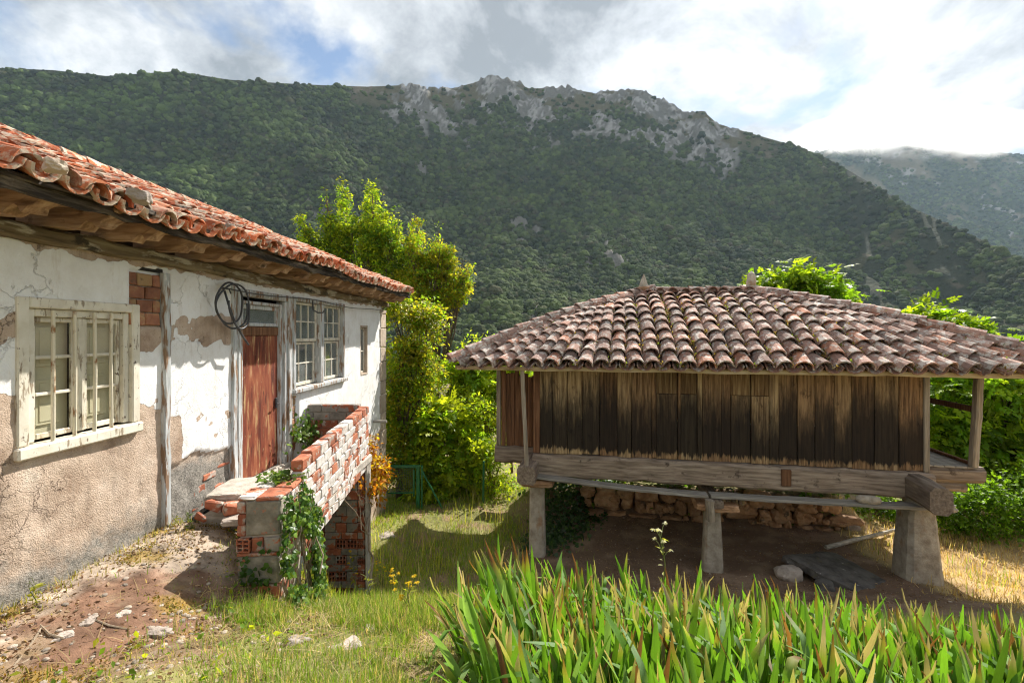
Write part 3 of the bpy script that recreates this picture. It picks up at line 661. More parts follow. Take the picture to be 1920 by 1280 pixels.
def forest(name, P, S, label):
    me = bpy.data.meshes.new(name); me.vertices.add(len(P)); me.vertices.foreach_set('co', P.astype(np.float32).ravel())
    a = me.attributes.new('size', 'FLOAT', 'POINT'); a.data.foreach_set('value', S.astype(np.float32))
    o = tag(place(name, me, Matrix()), label, 'forest', kind='stuff')
    ng = bpy.data.node_groups.new(name, 'GeometryNodeTree')
    ng.interface.new_socket('Geometry', in_out='INPUT', socket_type='NodeSocketGeometry'); ng.interface.new_socket('Geometry', in_out='OUTPUT', socket_type='NodeSocketGeometry')
    gi = ng.nodes.new('NodeGroupInput'); go = ng.nodes.new('NodeGroupOutput')
    ci = ng.nodes.new('GeometryNodeCollectionInfo'); ci.inputs['Collection'].default_value = protos
    ci.inputs['Separate Children'].default_value = True; ci.inputs['Reset Children'].default_value = True
    ip = ng.nodes.new('GeometryNodeInstanceOnPoints'); ip.inputs['Pick Instance'].default_value = True
    rv = ng.nodes.new('FunctionNodeRandomValue'); rv.data_type = 'FLOAT_VECTOR'; rv.inputs['Min'].default_value = (-.15, -.15, 0); rv.inputs['Max'].default_value = (.15, .15, 6.283)
    na = ng.nodes.new('GeometryNodeInputNamedAttribute'); na.data_type = 'FLOAT'; na.inputs['Name'].default_value = 'size'
    ng.links.new(gi.outputs[0], ip.inputs['Points']); ng.links.new(ci.outputs[0], ip.inputs['Instance'])
    ng.links.new(rv.outputs[0], ip.inputs['Rotation']); ng.links.new(na.outputs[0], ip.inputs['Scale'])
    ng.links.new(ip.outputs[0], go.inputs[0])
    o.modifiers.new('crowns', 'NODES').node_group = ng
    return o
def pick(X, Yd, Z, keep, n, seed):
    """n random points on a hillside sheet, weighted by ground area, kept with probability keep"""
    r = np.random.default_rng(seed)
    A = np.zeros(X.shape); A[:-1, :-1] = np.abs((X[:-1, 1:] - X[:-1, :-1]) * (Yd[1:, :-1] - Yd[:-1, :-1])) * keep[:-1, :-1]
    w = A.ravel() / A.sum(); k = r.choice(A.size, n, p=w); i, j = k // X.shape[1], k % X.shape[1]
    u, v = r.random(n), r.random(n)
    def bl(Q): return (Q[i, j] * (1 - u) + Q[i, j + 1] * u) * (1 - v) + (Q[i + 1, j] * (1 - u) + Q[i + 1, j + 1] * u) * v
    return np.stack([bl(X), bl(Yd), bl(Z)], 1)
inview = ((PX1 > -420) & (PX1 < 2250)).astype(float)
clear = sstep(.60, .66, vnoise(Q1, 1 / 42, 91, 4).reshape(X1.shape))
keep1 = inview * (1 - .25 * clear) * (1 - .985 * sstep(.12, .4, rockm)) * (1 - .90 * sstep(.2, .6, meadow)) * np.where(T1 > .995, 0, 1) * (1 + 2.2 * sstep(1350, 1600, PX1))
F1 = pick(X1, Y1, Z1, keep1, 80000, 5)
S1 = 1.9 + 3.9 * rng.random(len(F1)) ** 1.8; S1 *= np.where(rng.random(len(F1)) < .06, 1.4, 1.0) * (.75 + .5 * vnoise(F1, 1 / 60, 66, 3)) * (0.72 + F1[:, 1] / 2600)
forest('forest', F1 + np.stack([0 * S1, 0 * S1, S1 * .25], 1), S1, 'dark green oak forest covering the steep mountainside behind the yard')
keep2 = (1 - .93 * sstep(.54, .62, m2)).reshape(X2.shape)
F2 = pick(X2, Y2, Z2, keep2, 26000, 6); S2 = rng.uniform(4, 10, len(F2))
forest('far_forest', F2, S2, 'hazy scattered woods on the distant slope at the right')
# ------------------------------------------------------------------ house
AL = np.array([.035, 1, 0]); AL /= np.linalg.norm(AL)          # along the wall, away from the camera
OUT = np.array([1, -.035, 0]); OUT /= np.linalg.norm(OUT)      # out of the wall, towards the yard
UP = np.array([0, 0, 1.0])
WFR = np.stack([OUT, AL, UP], 1)
def wp(Y, z, d=0.0): return np.array([WX(Y), Y, z]) + OUT * d
def wbox(y0, y1, z0, z1, d0, d1, b=.006, jit=0.0):
    c = wp((y0 + y1) / 2, (z0 + z1) / 2, (d0 + d1) / 2)
    return cbox(c, (abs(d1 - d0), abs(y1 - y0), abs(z1 - z0)), b, jit, WFR)
def wpix(x, y):                                                # photo pixel -> (Y, z) on the wall plane
    Y = 3.4 / (.035 - (x - HX) / F); return Y, (HY - y) / F * Y
house = thing('old_house', 'old whitewashed house with peeling plaster, rusty red door and orange tiled roof', 'house', (WX(6), 6, -1.8))
OPEN = [(3.03, 3.96, -.84, .24), (5.31, 6.50, -1.82, .53), (6.56, 8.39, -.82, .54), (9.22, 9.64, -.86, .165)]
gy = np.unique(np.round(np.concatenate([np.arange(.6, 10.50, .025), [10.5], [v for o in OPEN for v in o[:2]]]), 4))
gz = np.unique(np.round(np.concatenate([np.arange(-4.5, .66, .025), [.66], [v for o in OPEN for v in o[2:]]]), 4))
WYg, WZg = np.meshgrid(gy, gz); sh = WYg.shape
wy, wz_ = WYg.ravel(), WZg.ravel()
xp = HX + F * (-3.4 / wy + .035); yp = HY - F * wz_ / wy
Pw = np.stack([wy, wz_], 1)
na, nb, nc = vnoise(Pw, 2.2, 101, 6, .58), vnoise(Pw, 7.0, 102, 5, .6), vnoise(Pw, .9, 103, 4)
j = (na - .5) * 95 + (nb - .5) * 40
paint = np.ones(len(wy))
left = xp < 312; mid = (xp >= 312) & (xp < 448); right = xp >= 448
pl = 1 - sstep(585, 612, yp + j)
pl = np.maximum(pl, .75 * sstep(628, 650, yp + j) * (1 - sstep(745, 775, yp + j)) * sstep(.40, .55, na + .10 * (xp > 262)))
paint = np.where(left, np.where(yp < 560, 1, pl), paint)
crackline = np.interp(xp, [312, 350, 366, 400, 436], [878, 858, 846, 846, 838])
pm = np.ones(len(wy)); 
pm -= .95 * sstep(586, 600, yp + j * .55) * (1 - sstep(640, 662, yp + j * .7)) * sstep(.36, .46, na)
pm -= .9 * (1 - sstep(330, 352, xp + j * .25)) * sstep(760, 790, yp + j * .4)
pm -= .8 * sstep(778, 800, yp + j) * (1 - sstep(815, 835, yp)) * sstep(.50, .60, nb)
pm = np.where(yp > crackline, 0, pm)
paint = np.where(mid, pm, paint)
pr = 1 - sstep(800, 830, yp + j * .4) * sstep(640, 700, xp)
pr = pr - .9 * (1 - sstep(555, 562, xp + j * .1)) * sstep(738, 748, yp + j * .2)
pr = pr - .75 * (1 - sstep(545, 575, yp + j * .3)) * sstep(640, 655, xp) * sstep(.42, .55, nb)
paint = np.where(right, pr, paint)
paint = paint - .8 * (1 - sstep(.0, .06, np.abs(wz_ - .63) + (nb - .5) * .16)) * (wz_ > .5)
stain = sstep(-1.15, -1.75, wz_ + (nc - .5) * 1.0 + .25 * left) * .8 + .6 * (mid & (yp > crackline)) * sstep(860, 930, yp)
stain = stain * (wy < 5.4)
relief = .004 * np.clip(paint, 0, 1) + (1 - np.clip(paint, 0, 1)) * ((nb - .5) * .022 + (na - .5) * .03)
relief = relief - .022 * (mid & (yp > crackline + (nb - .5) * 8)) + .012 * stain * (nb - .5) * 2
relief = relief - .045 * ((xp > 243) & (xp < 309) & (yp > 503) & (yp < 612)) - .05 * ((wy > 6.52) & (wy < 6.74) & (yp > 742)) 
pos = np.stack([-3.4 + .035 * wy, wy, wz_], 1) + relief[:, None] * OUT
cw = np.stack([np.clip(paint, 0, 1), np.clip(stain, 0, 1), np.zeros(len(wy))], 1)
nw = sh[1]; q = (np.arange(sh[0] - 1)[:, None] * nw + np.arange(nw - 1)[None]).ravel()
cy, cz = (wy[q] + wy[q + 1]) / 2, (wz_[q] + wz_[q + nw]) / 2
keep = np.ones(len(q), bool)
for (a, b, c, d) in OPEN: keep &= ~((cy > a) & (cy < b) & (cz > c) & (cz < d))
q = q[keep]
wall = obj('wall', (pos, np.stack([q, q + 1, q + nw + 1, q + nw], 1)), M['plaster'], house, True, col=cw)
# plain masonry behind and at the far end
obj('end_wall', join([cbox((-6.4, 10.72, -2.0), (6.6, .22, 5.6), .01), cbox((-9.6, 6, -2.0), (.3, 10.2, 5.6), .01)]), M['cement'], house)
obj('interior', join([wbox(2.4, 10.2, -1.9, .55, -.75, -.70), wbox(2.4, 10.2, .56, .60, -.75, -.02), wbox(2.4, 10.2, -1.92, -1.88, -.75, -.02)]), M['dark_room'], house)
# quoin stones on the far corner
zq = -4.4
k = 0
while zq < .5:
    hq = random.uniform(.30, .48)
    obj('quoin', wbox(10.47 - .05 * (k % 2), 10.86, zq + .006, min(zq + hq, .56) - .006, -.3, .018 + .006 * (k % 2), .012, .006), M['quoin'], house); zq += hq; k += 1
# bare brick where the plaster has come off
def brick_patch(y0, y1, z0, z1, rows, cols, mat, depth=.012):
    hz = (z1 - z0) / rows
    for r_ in range(rows):
        off = .5 / cols if r_ % 2 else 0
        edges = [0] + [(c + 1) / cols - off for c in range(cols) if 0.06 < (c + 1) / cols - off < .97] + [1]
        for a, b in zip(edges[:-1], edges[1:]):
            ya, yb = y0 + (y1 - y0) * a, y0 + (y1 - y0) * b
            obj('brick', wbox(ya + .004, yb - .004, z0 + r_ * hz + .004, z0 + (r_ + 1) * hz - .004, -.06, -.03 + depth + random.uniform(0, .012), .008, .004), mat, wall)
brick_patch(3.885, 4.215, .07, .535, 4, 2, M['old_brick'], .024)
brick_patch(6.53, 6.73, -1.72, -.86, 9, 1, M['old_brick'], -.006)
for (x0, y0, x1, y1) in ((362, 960, 384, 934), (365, 932, 388, 905), (384, 903, 408, 880), (410, 878, 436, 862), (404, 930, 422, 902)):
    Ya, za = wpix(x0, y0); Yb, zb = wpix(x1, y1)
    obj('brick', wbox(Ya, Yb, max(za, -1.86), zb, -.08, -.012, .010, .004), M['brick'], wall)
# timbers
obj('timber_post', beam(wp(4.255, -1.86, .012), wp(4.255, .56, .012), .06, .075, 14, .003, up=AL), M['grey_wood'], house)
obj('timber_post', beam(wp(5.245, -1.86, .0), wp(5.245, .56, .0), .07, .085, 14, .003, up=AL, seed=3), M['grey_wood'], house)
obj('wall_plate', beam(wp(.6, .685, .0), wp(10.9, .685, .0), .15, .11, 60, .008, seed=5), M['wall_beam'], house)
RAFT = [1.45, 1.92, 2.36, 2.79, 3.22, 3.66, 4.14, 4.64, 5.15, 5.62, 6.1, 6.6, 7.1, 7.6, 8.1, 8.6, 9.1, 9.6, 10.1, 10.6]
prof = [(-.15, .745), (.16, .735), (.27, .725), (.30, .75), (.335, .775), (.375, .765), (.40, .735), (.425, .74), (.45, .775), (.485, .79), (.515, .82), (.53, .85), (.52, .868), (-.15, .868)]
for Yr in RAFT:
    n = len(prof); V = []
    w = random.uniform(.055, .07); tilt = random.uniform(-.012, .012); ln = random.uniform(.94, 1.06)
    for s_ in (-1, 1):
        for (dd, zz) in prof: V.append(wp(Yr + s_ * w + random.uniform(-.008, .008), zz + (tilt * dd * 2 + random.uniform(-.009, .009)) * (zz < .86), dd * ln + random.uniform(-.008, .008)))
    Fc = [tuple(range(n)), tuple(range(2 * n - 1, n - 1, -1))] + [(i + n, (i + 1) % n + n, (i + 1) % n, i)[::1] for i in range(n)]
    obj('rafter_tail', (np.array(V), Fc), M['rafter'], house, rotz=0)
for i, dd in enumerate((.03, .17, .31, .45)):
    obj('soffit_board', wbox(.6, 10.98, .872, .890, dd - .062, dd + .066 - .012, .004), M['rafter'], house)
obj('fascia', beam(wp(.6, .825, .525), wp(11.0, .885, .525), .05, .075, 70, .010, seed=9), M['black_wood'], house)
obj('fascia', beam(wp(.6, .872, .565), wp(11.0, .945, .565), .05, .035, 60, .009, seed=12), M['black_wood'], house)

# roof
SL = R(22.4); RUN = 3.6
DU = -OUT * math.cos(SL) + UP * math.sin(SL)                 # up the slope
NR = OUT * math.sin(SL) + UP * math.cos(SL)
def rp(Y, s, n=0.0): return wp(Y, .890 + .007 * (Y - 2.7), .575) + DU * s + NR * n
SLEN = RUN / math.cos(SL)
r0, r1, r2, r3 = rp(.6, .04, -.02), rp(11.02, .04, -.02), rp(11.02, SLEN, -.02), rp(.6, SLEN, -.02)
roofV = [r0, r1, r2, r3] + [p - NR * .03 for p in (r0, r1, r2, r3)]
back = -OUT * 3.6 - UP * 1.45
roofV += [r2 + back, r3 + back, r2 + back - NR * .03, r3 + back - NR * .03]
roof = obj('roof', (np.array(roofV), [(0, 1, 2, 3), (7, 6, 5, 4), (0, 4, 5, 1), (1, 5, 6, 2), (0, 3, 7, 4), (3, 2, 8, 9), (2, 6, 10, 8), (3, 9, 11, 7), (8, 10, 11, 9), (7, 11, 10, 6)]), M['roof_under'], house)
obj('gable_fill', (np.array([r2 - UP * .05 - AL * .3, wp(10.72, .6, 0), wp(10.72, .6, -6.4), wp(10.60, .6, -6.4), wp(10.60, .6, 0), r2 - UP * .05 - AL * .42]), [(0, 1, 2), (5, 3, 4), (0, 2, 3, 5), (0, 5, 4, 1), (1, 4, 3, 2)]), M['cement'], house)
def tile_geo(L, ra, rb, hk, th, n=6, seed=0):
    """half-round clay tile: x along (0 = lower, wider end), y across, z up"""
    r = np.random.default_rng(seed); V, Fc = [], []
    for (x, rad) in ((0.0, ra), (L, rb)):
        for k_ in (0, 1):
            rr = rad - th * k_
            for i in range(n + 1):
                a = math.pi * i / n
                w = 1 + r.normal(0, .018)
                V.append((x + r.normal(0, .004), rr * math.cos(a) * w, rr * math.sin(a) * hk * w - (0 if k_ == 0 else 0)))
    m = n + 1
    for i in range(n):
        Fc += [(i, i + 1, 2 * m + i + 1, 2 * m + i), (m + i + 1, m + i, 3 * m + i, 3 * m + i + 1),
               (i + 1, i, m + i, m + i + 1), (2 * m + i, 2 * m + i + 1, 3 * m + i + 1, 3 * m + i)]
    Fc += [(0, 2 * m, 3 * m, m), (n, m + n, 3 * m + n, 2 * m + n)]
    return np.array(V), Fc
def tile_mats(origin, du, ac, nn):
    return Matrix(((du[0], ac[0], nn[0], origin[0]), (du[1], ac[1], nn[1], origin[1]), (du[2], ac[2], nn[2], origin[2]), (0, 0, 0, 1)))
HT = [mesh('tile', *tile_geo(.40 * random.uniform(.95, 1.05), .098, .078, 1.0, .018, 6, s), M['tile_house'], False) for s in range(5)]
HTG = [tile_geo(.40, .098, .078, 1.0, .018, 6, s) for s in range(5)]
slots = []
Yc = .75; ci = 0
wav = lambda Y, s: .025 * math.sin(Y * 1.3 + s * .7) + .02 * math.sin(Y * 3.1 - s * 2.2)
while Yc < 11.0:
    nrow = 14
    for r_ in range(nrow):
        s = -.03 + r_ * .302 + random.uniform(-.025, .025) + (random.uniform(-.03, .03) if r_ == 0 else 0)
        if s > SLEN - .1: continue
        o = rp(Yc + random.uniform(-.014, .014), s, .028 + wav(Yc, s) + random.uniform(0, .012))
        p = o + DU * .2
        u = p[0] / p[1] * F + HX; dist = np.linalg.norm(p)
        vis = -200 < u < 800 and p[1] > 1
        slots.append((0 if vis else 1, dist if vis else 99, Yc, s, o))
    Yc += random.uniform(.188, .204); ci += 1
slots.sort(key=lambda t: (t[0], t[1]))
# the 300 that show largest become single tiles, the rest one mesh
rest = []
for i, (vz, dist, Yc, s, o) in enumerate(slots):
    yaw, pit, rol = random.gauss(0, .05), random.gauss(-.085, .03), random.gauss(0, .07)
    if random.random() < .06: yaw *= 3
    du = DU * math.cos(pit) + NR * math.sin(pit); ac = AL + DU * yaw + NR * rol; ac /= np.linalg.norm(ac)
    du = du - ac * np.dot(du, ac); du /= np.linalg.norm(du); nn = np.cross(du, ac)
    if nn[2] < 0: ac = -ac; nn = -nn
    if i < 300: place('tile', HT[i % 5], tile_mats(o, du, ac, nn), roof)
    else:
        V = HTG[i % 5][0]; rest.append((V[:, :1] * du + V[:, 1:2] * ac + V[:, 2:] * nn + o, HTG[i % 5][1]))
Yc = .66
while Yc < 11.0:                                             # channel tiles lying between the covers
    for s in np.arange(-.06, SLEN - .1, .36):
        o = rp(Yc, s, .075 + wav(Yc, s)); V, Fc = HTG[0]
        rest.append((V[:, :1] * (DU - NR * .03) - V[:, 1:2] * AL * .9 - V[:, 2:] * NR * .9 + o, [f[::-1] for f in Fc]))
    Yc += .196
tag(obj('tiles_beyond', join(rest), M['tile_house'], roof), kind='stuff')
for Yr in np.arange(.7, 11, .36):
    place('ridge_tile', HT[random.randrange(5)], tile_mats(rp(Yr, SLEN + .02, .05), AL, OUT, UP) @ Matrix.Scale(1.15, 4), roof)
def roof_hit(x, y):
    d = np.array(px(x, y, 1.0)); p0 = rp(5, 0, .1); return d * np.dot(p0, NR) / np.dot(d, NR)
for (x, y, sx, lab) in ((105, 312, .34, 'large dark lichened stone weighing down the roof tiles nearest the left edge'), (262, 369, .30, 'pale grey flat stone lying just above the eave tiles'), (222, 320, .34, 'white stone near the top edge of the house roof'), (385, 381, .36, 'brown flat stone at the top edge of the house roof, mid length'), (428, 400, .34, 'small stone farthest along the top edge of the house roof'), (432, 425, .20, 'whitish stone lying among the middle tiles of the house roof')):
    p = roof_hit(x, y); sx *= (.42 if x == 105 else .5); g = rock(p, (sx, sx * .8, sx * .55), int(x), ICO2, .85, .35, random.uniform(0, 3))
    tag(obj('roof_stone', g, M['pale_rock'] if x in (262, 222, 432) else M['quoin']), lab, 'stone', 'stones weighing down the house roof')

# window with iron bars
def part(name, gs, mat, parent): return obj(name, join(gs) if isinstance(gs, list) else gs, mat, parent)
w1 = part('window', [wbox(3.015, 3.09, -.76, .25, -.10, .022, .008), wbox(3.895, 3.97, -.76, .25, -.10, .022, .008), wbox(3.092, 3.893, .175, .25, -.10, .020, .008),
                     wbox(3.092, 3.150, -.752, .173, -.10, -.012, .006), wbox(3.842, 3.893, -.752, .173, -.10, -.012, .006), wbox(3.152, 3.840, .118, .173, -.10, -.014, .006)], M['white_wood'], house)
tag(w1, 'white framed window with iron bars and cream shutters')
part('sill', [wbox(3.0, 3.985, -.85, -.765, -.08, .045, .012)], M['white_wood'], w1)
for (a, b) in ((3.155, 3.468), (3.528, 3.838)):
    part('sash', [wbox(a, a + .03, -.745, .115, -.075, -.045), wbox(b - .03, b, -.745, .115, -.075, -.045), wbox(a + .031, b - .031, .08, .115, -.074, -.046), wbox(a + .031, b - .031, -.745, -.705, -.074, -.046)], M['white_wood'], w1)
    for zz in (-.17, -.43): part('muntin', [wbox(a + .031, b - .031, zz - .012, zz + .012, -.073, -.048, .004)], M['white_wood'], w1)
    for (z0, z1) in ((-.705, -.442), (-.418, -.182), (-.158, .08)): part('pane', [wbox(a + .03, b - .03, z0, z1, -.067, -.063, .001)], M['clear'], w1)
    part('shutter', [wbox(a - .0, b + .0, -.75, .13, -.13, -.11), wbox(a + .07, b - .07, -.66, -.33, -.11, -.097, .006), wbox(a + .07, b - .07, -.24, .05, -.11, -.097, .006),
                     wbox(a + .095, b - .095, -.635, -.355, -.098, -.092, .003), wbox(a + .095, b - .095, -.215, .025, -.098, -.092, .003)], M['shutter'], w1)
part('mullion', [wbox(3.470, 3.526, -.745, .115, -.09, -.03, .006)], M['white_wood'], w1)
for Yb in (3.245, 3.40, 3.555, 3.70): part('bar', tube([wp(Yb, -.77, .015), wp(Yb + random.uniform(-.008, .008), -.3, .017), wp(Yb, .165, .015)], .0125, 8), M['iron_bar'], w1)
# door
d1 = part('door', wbox(5.47, 6.285, -1.80, -.03, -.10, -.06, .006), M['rust_door'], house); tag(d1, 'rust red sheet metal door leaf')
part('frame', [wbox(5.295, 5.345, -1.84, .53, -.12, .035, .008), wbox(5.347, 5.405, -1.84, .445, -.12, .012, .008), wbox(5.407, 5.465, -1.84, .40, -.12, -.02, .008)], M['grey_wood'], d1)
part('frame', [wbox(6.29, 6.345, -1.84, .40, -.12, -.02, .008), wbox(6.347, 6.415, -1.84, .445, -.12, .012, .008), wbox(6.417, 6.505, -1.84, .53, -.12, .038, .008)], M['grey_wood'], d1)
part('door_head', [wbox(5.347, 6.415, .447, .53, -.12, .03, .008), wbox(5.467, 6.288, .36, .40, -.12, -.01, .006)], M['grey_wood'], d1)
part('transom_frame', [wbox(5.467, 5.52, .09, .358, -.11, -.05), wbox(6.235, 6.288, .09, .358, -.11, -.05), wbox(5.521, 6.234, .305, .358, -.11, -.05), wbox(5.521, 6.234, .09, .135, -.11, -.05)], M['grey_wood'], d1)
part('transom_pane', wbox(5.52, 6.235, .135, .305, -.085, -.08, .001), M['glass'], d1)
part('transom_panel', wbox(5.467, 6.288, -.028, .085, -.11, -.045, .01), M['slat'], d1)
part('handle', join([wbox(6.215, 6.245, -1.02, -.88, -.06, -.035), tube([wp(6.23, -.95, -.04), wp(6.23, -.95, .0), wp(6.16, -.95, .0)], .009, 6)]), M['cable'], d1)
part('threshold', wbox(5.30, 6.50, -1.89, -1.81, -.15, .05, .015), M['cement'], d1)
# double sash window
w2 = part('window', [wbox(6.56, 6.625, -.80, .54, -.10, .03, .008), wbox(8.325, 8.39, -.80, .54, -.10, .03, .008), wbox(6.627, 8.323, .475, .54, -.10, .028, .008), wbox(7.405, 7.535, -.80, .472, -.10, .034, .01)], M['grey_wood'], house)
tag(w2, 'pair of grey weathered sash windows with small panes')
part('sill', wbox(6.52, 8.43, -.87, -.803, -.08, .075, .012), M['grey_wood'], w2)
for (a, b) in ((6.63, 7.40), (7.54, 8.32)):
    for (z0, z1, dd) in ((-.125, .47, -.035), (-.79, -.135, -.07)):
        part('sash', [wbox(a, a + .04, z0, z1, dd - .035, dd), wbox(b - .04, b, z0, z1, dd - .035, dd), wbox(a + .041, b - .041, z1 - .035, z1, dd - .035, dd), wbox(a + .041, b - .041, z0, z0 + .05, dd - .035, dd + .004)], M['white_wood'], w2)
        ys_ = np.linspace(a + .04, b - .04, 4); zs_ = np.linspace(z0 + .05, z1 - .035, 3)
        for yv in ys_[1:-1]: part('muntin', wbox(yv - .010, yv + .010, z0 + .05, z1 - .035, dd - .03, dd - .003, .003), M['white_wood'], w2)
        part('muntin', wbox(a + .041, b - .041, zs_[1] - .010, zs_[1] + .010, dd - .028, dd - .005, .003), M['white_wood'], w2)
        for i in range(3):
            for k_ in range(2): part('pane', wbox(ys_[i] + .008, ys_[i + 1] - .008, zs_[k_] + .008, zs_[k_ + 1] - .008, dd - .019, dd - .015, .001), M['glass'], w2)
for (a, b) in ((6.64, 7.39), (7.55, 8.31)):
    n = 40; V = []
    for i in range(n + 1):
        t = i / n; yv = a + (b - a) * t; dd = -.17 + .012 * math.sin(t * 60) + .01 * math.sin(t * 23)
        V += [wp(yv, -.78, dd), wp(yv, .46, dd * .98)]
    part('curtain', (np.array(V), [(2 * i, 2 * i + 2, 2 * i + 3, 2 * i + 1) for i in range(n)]), M['curtain'], w2)
# narrow window
w3 = part('window', [wbox(9.22, 9.26, -.86, .165, -.12, .004), wbox(9.60, 9.64, -.86, .165, -.12, .004), wbox(9.262, 9.598, .125, .165, -.12, .003), wbox(9.262, 9.598, -.86, -.82, -.12, .012)], M['quoin'], house)
tag(w3, 'narrow slit window with stone reveal')
part('frame', [wbox(9.265, 9.30, -.815, .12, -.085, -.05), wbox(9.56, 9.595, -.815, .12, -.085, -.05), wbox(9.301, 9.559, -.38, -.35, -.085, -.05), wbox(9.301, 9.559, .085, .12, -.085, -.05), wbox(9.301, 9.559, -.815, -.78, -.085, -.05)], M['white_wood'], w3)
for (z0, z1) in ((-.78, -.38), (-.35, .085)): part('pane', wbox(9.30, 9.56, z0, z1, -.072, -.068, .001), M['glass'], w3)
# wires on the house
obj('wall_wire', tube([wp(y, .50 - .02 * math.sin((y - 4.9) * 2.2), .09) for y in np.linspace(4.95, 10.4, 26)], .007, 5), M['cable'], house)
obj('lamp_bracket', tube([wp(7.0, .50, .09), wp(7.0, .36, .10), wp(7.08, .32, .14), wp(7.2, .33, .16), wp(7.24, .36, .16)], .012, 6), M['cable'], house)
obj('drain_pipe', tube([wp(10.0, -1.93, -.05), wp(10.0, -1.93, .30)], .03, 8), M['ledge'], house)
# coil of cable hanging on the wall
coil = thing('cable_coil', 'coil of black cable hanging on the white wall left of the door', 'cable', tuple(wp(4.9, .45, .05)))
Yc0, zc0 = wpix(415, 570)
pts = []
for i in range(150):
    t = i / 149 * 2 * math.pi * 2.55 + 1.4
    k_ = i / 149
    ry, rz = .30 - .06 * k_ + .02 * math.sin(3 * t), .235 + .03 * math.sin(k_ * 9)
    pts.append(wp(Yc0 + .02 + ry * math.sin(t) * (1 - .25 * k_), zc0 - .01 + rz * math.cos(t), .07 + .10 * k_ + .05 * math.sin(t * .5)))
obj('cable', tube(pts, .0105, 7), M['cable'], coil, True)
pts = [wp(Yc0 - .02, .47, .05), wp(Yc0 - .03, .30, .11), wp(Yc0 + .02, .10, .15), wp(Yc0 + .17, -.07, .16), wp(Yc0 + .27, -.13, .14)]
obj('cable_tail', tube(pts, .012, 7), M['cable'], coil, True)
obj('hook', tube([wp(Yc0, .50, 0), wp(Yc0, .49, .09), wp(Yc0, .44, .11)], .008, 6), M['cable'], coil)

# ------------------------------------------------------------------ brick balcony by the door
balc = thing('brick_balcony', 'whitewashed red brick balcony parapet with ivy-clad pier in front of the door', 'balcony', (-2.3, 5.4, -2.4))
PD = np.array([-.07, 1, 0]); PD /= np.linalg.norm(PD); PN = np.array([-1, -.07, 0]); PN /= np.linalg.norm(PN)   # PN points to the house
PFR = np.stack([-PN, PD, UP], 1)
def pp(Y, z, d=0.0): return np.array([-1.73 - .07 * Y, Y, z]) + PN * d       # d behind the outer face
def pbox(y0, y1, z0, z1, d0, d1, b=.007, jit=.0025):
    return cbox(pp((y0 + y1) / 2, (z0 + z1) / 2, (d0 + d1) / 2), (abs(d1 - d0), y1 - y0, z1 - z0), b, jit, PFR)
top = lambda Y: np.interp(Y, [4.42, 7.0], [-1.235, -1.12])
CH = .118
NROW = 8
def core(y0, y1, nrow):
    a, b = [], []
    V = []
    for Y in (y0, y1):
        for d in (.012, .100):
            V += [pp(Y, top(Y) - .01, d), pp(Y, top(Y) - nrow * CH, d)]
    return np.array(V), [(0, 1, 5, 4), (2, 6, 7, 3), (0, 4, 6, 2), (1, 3, 7, 5), (0, 2, 3, 1), (4, 5, 7, 6)]
obj('mortar_core', core(4.46, 7.05, NROW), M['brick_wash'], balc)
for r_ in range(NROW):
    y = 4.43 - (.125 if r_ % 2 else 0)
    first_y = 4.43 + (.34 if r_ >= 7 else .16 if r_ >= 6 else 0)
    while y < 7.06:
        y0, y1 = max(y, 4.43), min(y + .25, 7.06)
        if y1 - y0 > .05 and y0 >= first_y - .01:
            ym = (y0 + y1) / 2; zt = top(ym) - r_ * CH
            u = random.random()
            mat = M['brick'] if (r_ == 0 and u < .5) or u < .04 else M['brick_wash']
            obj('brick', pbox(y0 + .005, y1 - .005, zt - CH + .008, zt + (random.uniform(-.004, .006) if r_ == 0 else 0), -.002 - random.uniform(0, .010), .112 + random.uniform(0, .006), .010, .006), mat, balc)
        y += .25
# rear wall of the balcony, seen from inside
for r_ in range(7):
    z1 = -1.085 - r_ * CH; x = -3.16 - (.12 if r_ % 2 else 0)
    while x < -2.34:
        a, b = max(x, -3.13), min(x + .25, -2.335)
        if b - a > .03:
            mat = M['brick_grey'] if (random.random() < (.8 if r_ < 3 else .35)) else M['brick']
            obj('brick', cbox(((a + b) / 2, 7.0, z1 - CH / 2), (b - a - .008, .11, CH - .008), .007, .003), mat, balc)
        x += .25
obj('mortar_core', cbox((-2.735, 7.005, -1.48), (.79, .085, .76), .004), M['mortar'], balc)
obj('landing', join([cbox((-2.68, 5.85, -1.93), (1.0, 2.5, .14), .02, .01)]), M['cement'], balc)
# near pier
PZ = -1.41
obj('pier_core', pbox(3.955, 4.44, -2.75, PZ - .035, .012, .345, .01), M['mortar'], balc)
for (y0, y1, d0, d1) in ((3.93, 4.17, -.004, .20), (3.93, 4.17, .21, .36), (4.18, 4.46, -.004, .165), (4.18, 4.46, .175, .36)):
    obj('capping_tile', pbox(y0 + .004, y1 - .004, PZ - .032, PZ + random.uniform(-.006, .014), d0, d1, .012, .010), M['brick_wash'] if d0 > .1 else M['brick'], balc)
obj('cement_patch', pbox(3.935, 3.99, PZ - .335, PZ - .037, .01, .285, .012, .008), M['cement_dark'], balc)
def hollow(c, w, h, nx_, nz_, depth=.05, fr=None):
    gs = []; t = .011
    for i in range(nx_ + 1): gs.append(cbox((-w / 2 + t / 2 + (w - t) * i / nx_, 0, 0), (t, depth, h), .001))
    for k_ in range(nz_ + 1): gs.append(cbox((0, .0015, -h / 2 + t / 2 + (h - t) * k_ / nz_), (w, depth - .003, t), .001))
    V, Fc = join(gs); return V + np.array(c), Fc
PF = lambda d, z: pp(3.94, z, d)
for zc in (PZ - .085, PZ - .19, PZ - .285):
    obj('brick', pbox(3.93, 4.0, zc - .047, zc + .047, .29, .358, .008, .005), M['brick'], balc)
z = PZ - .345
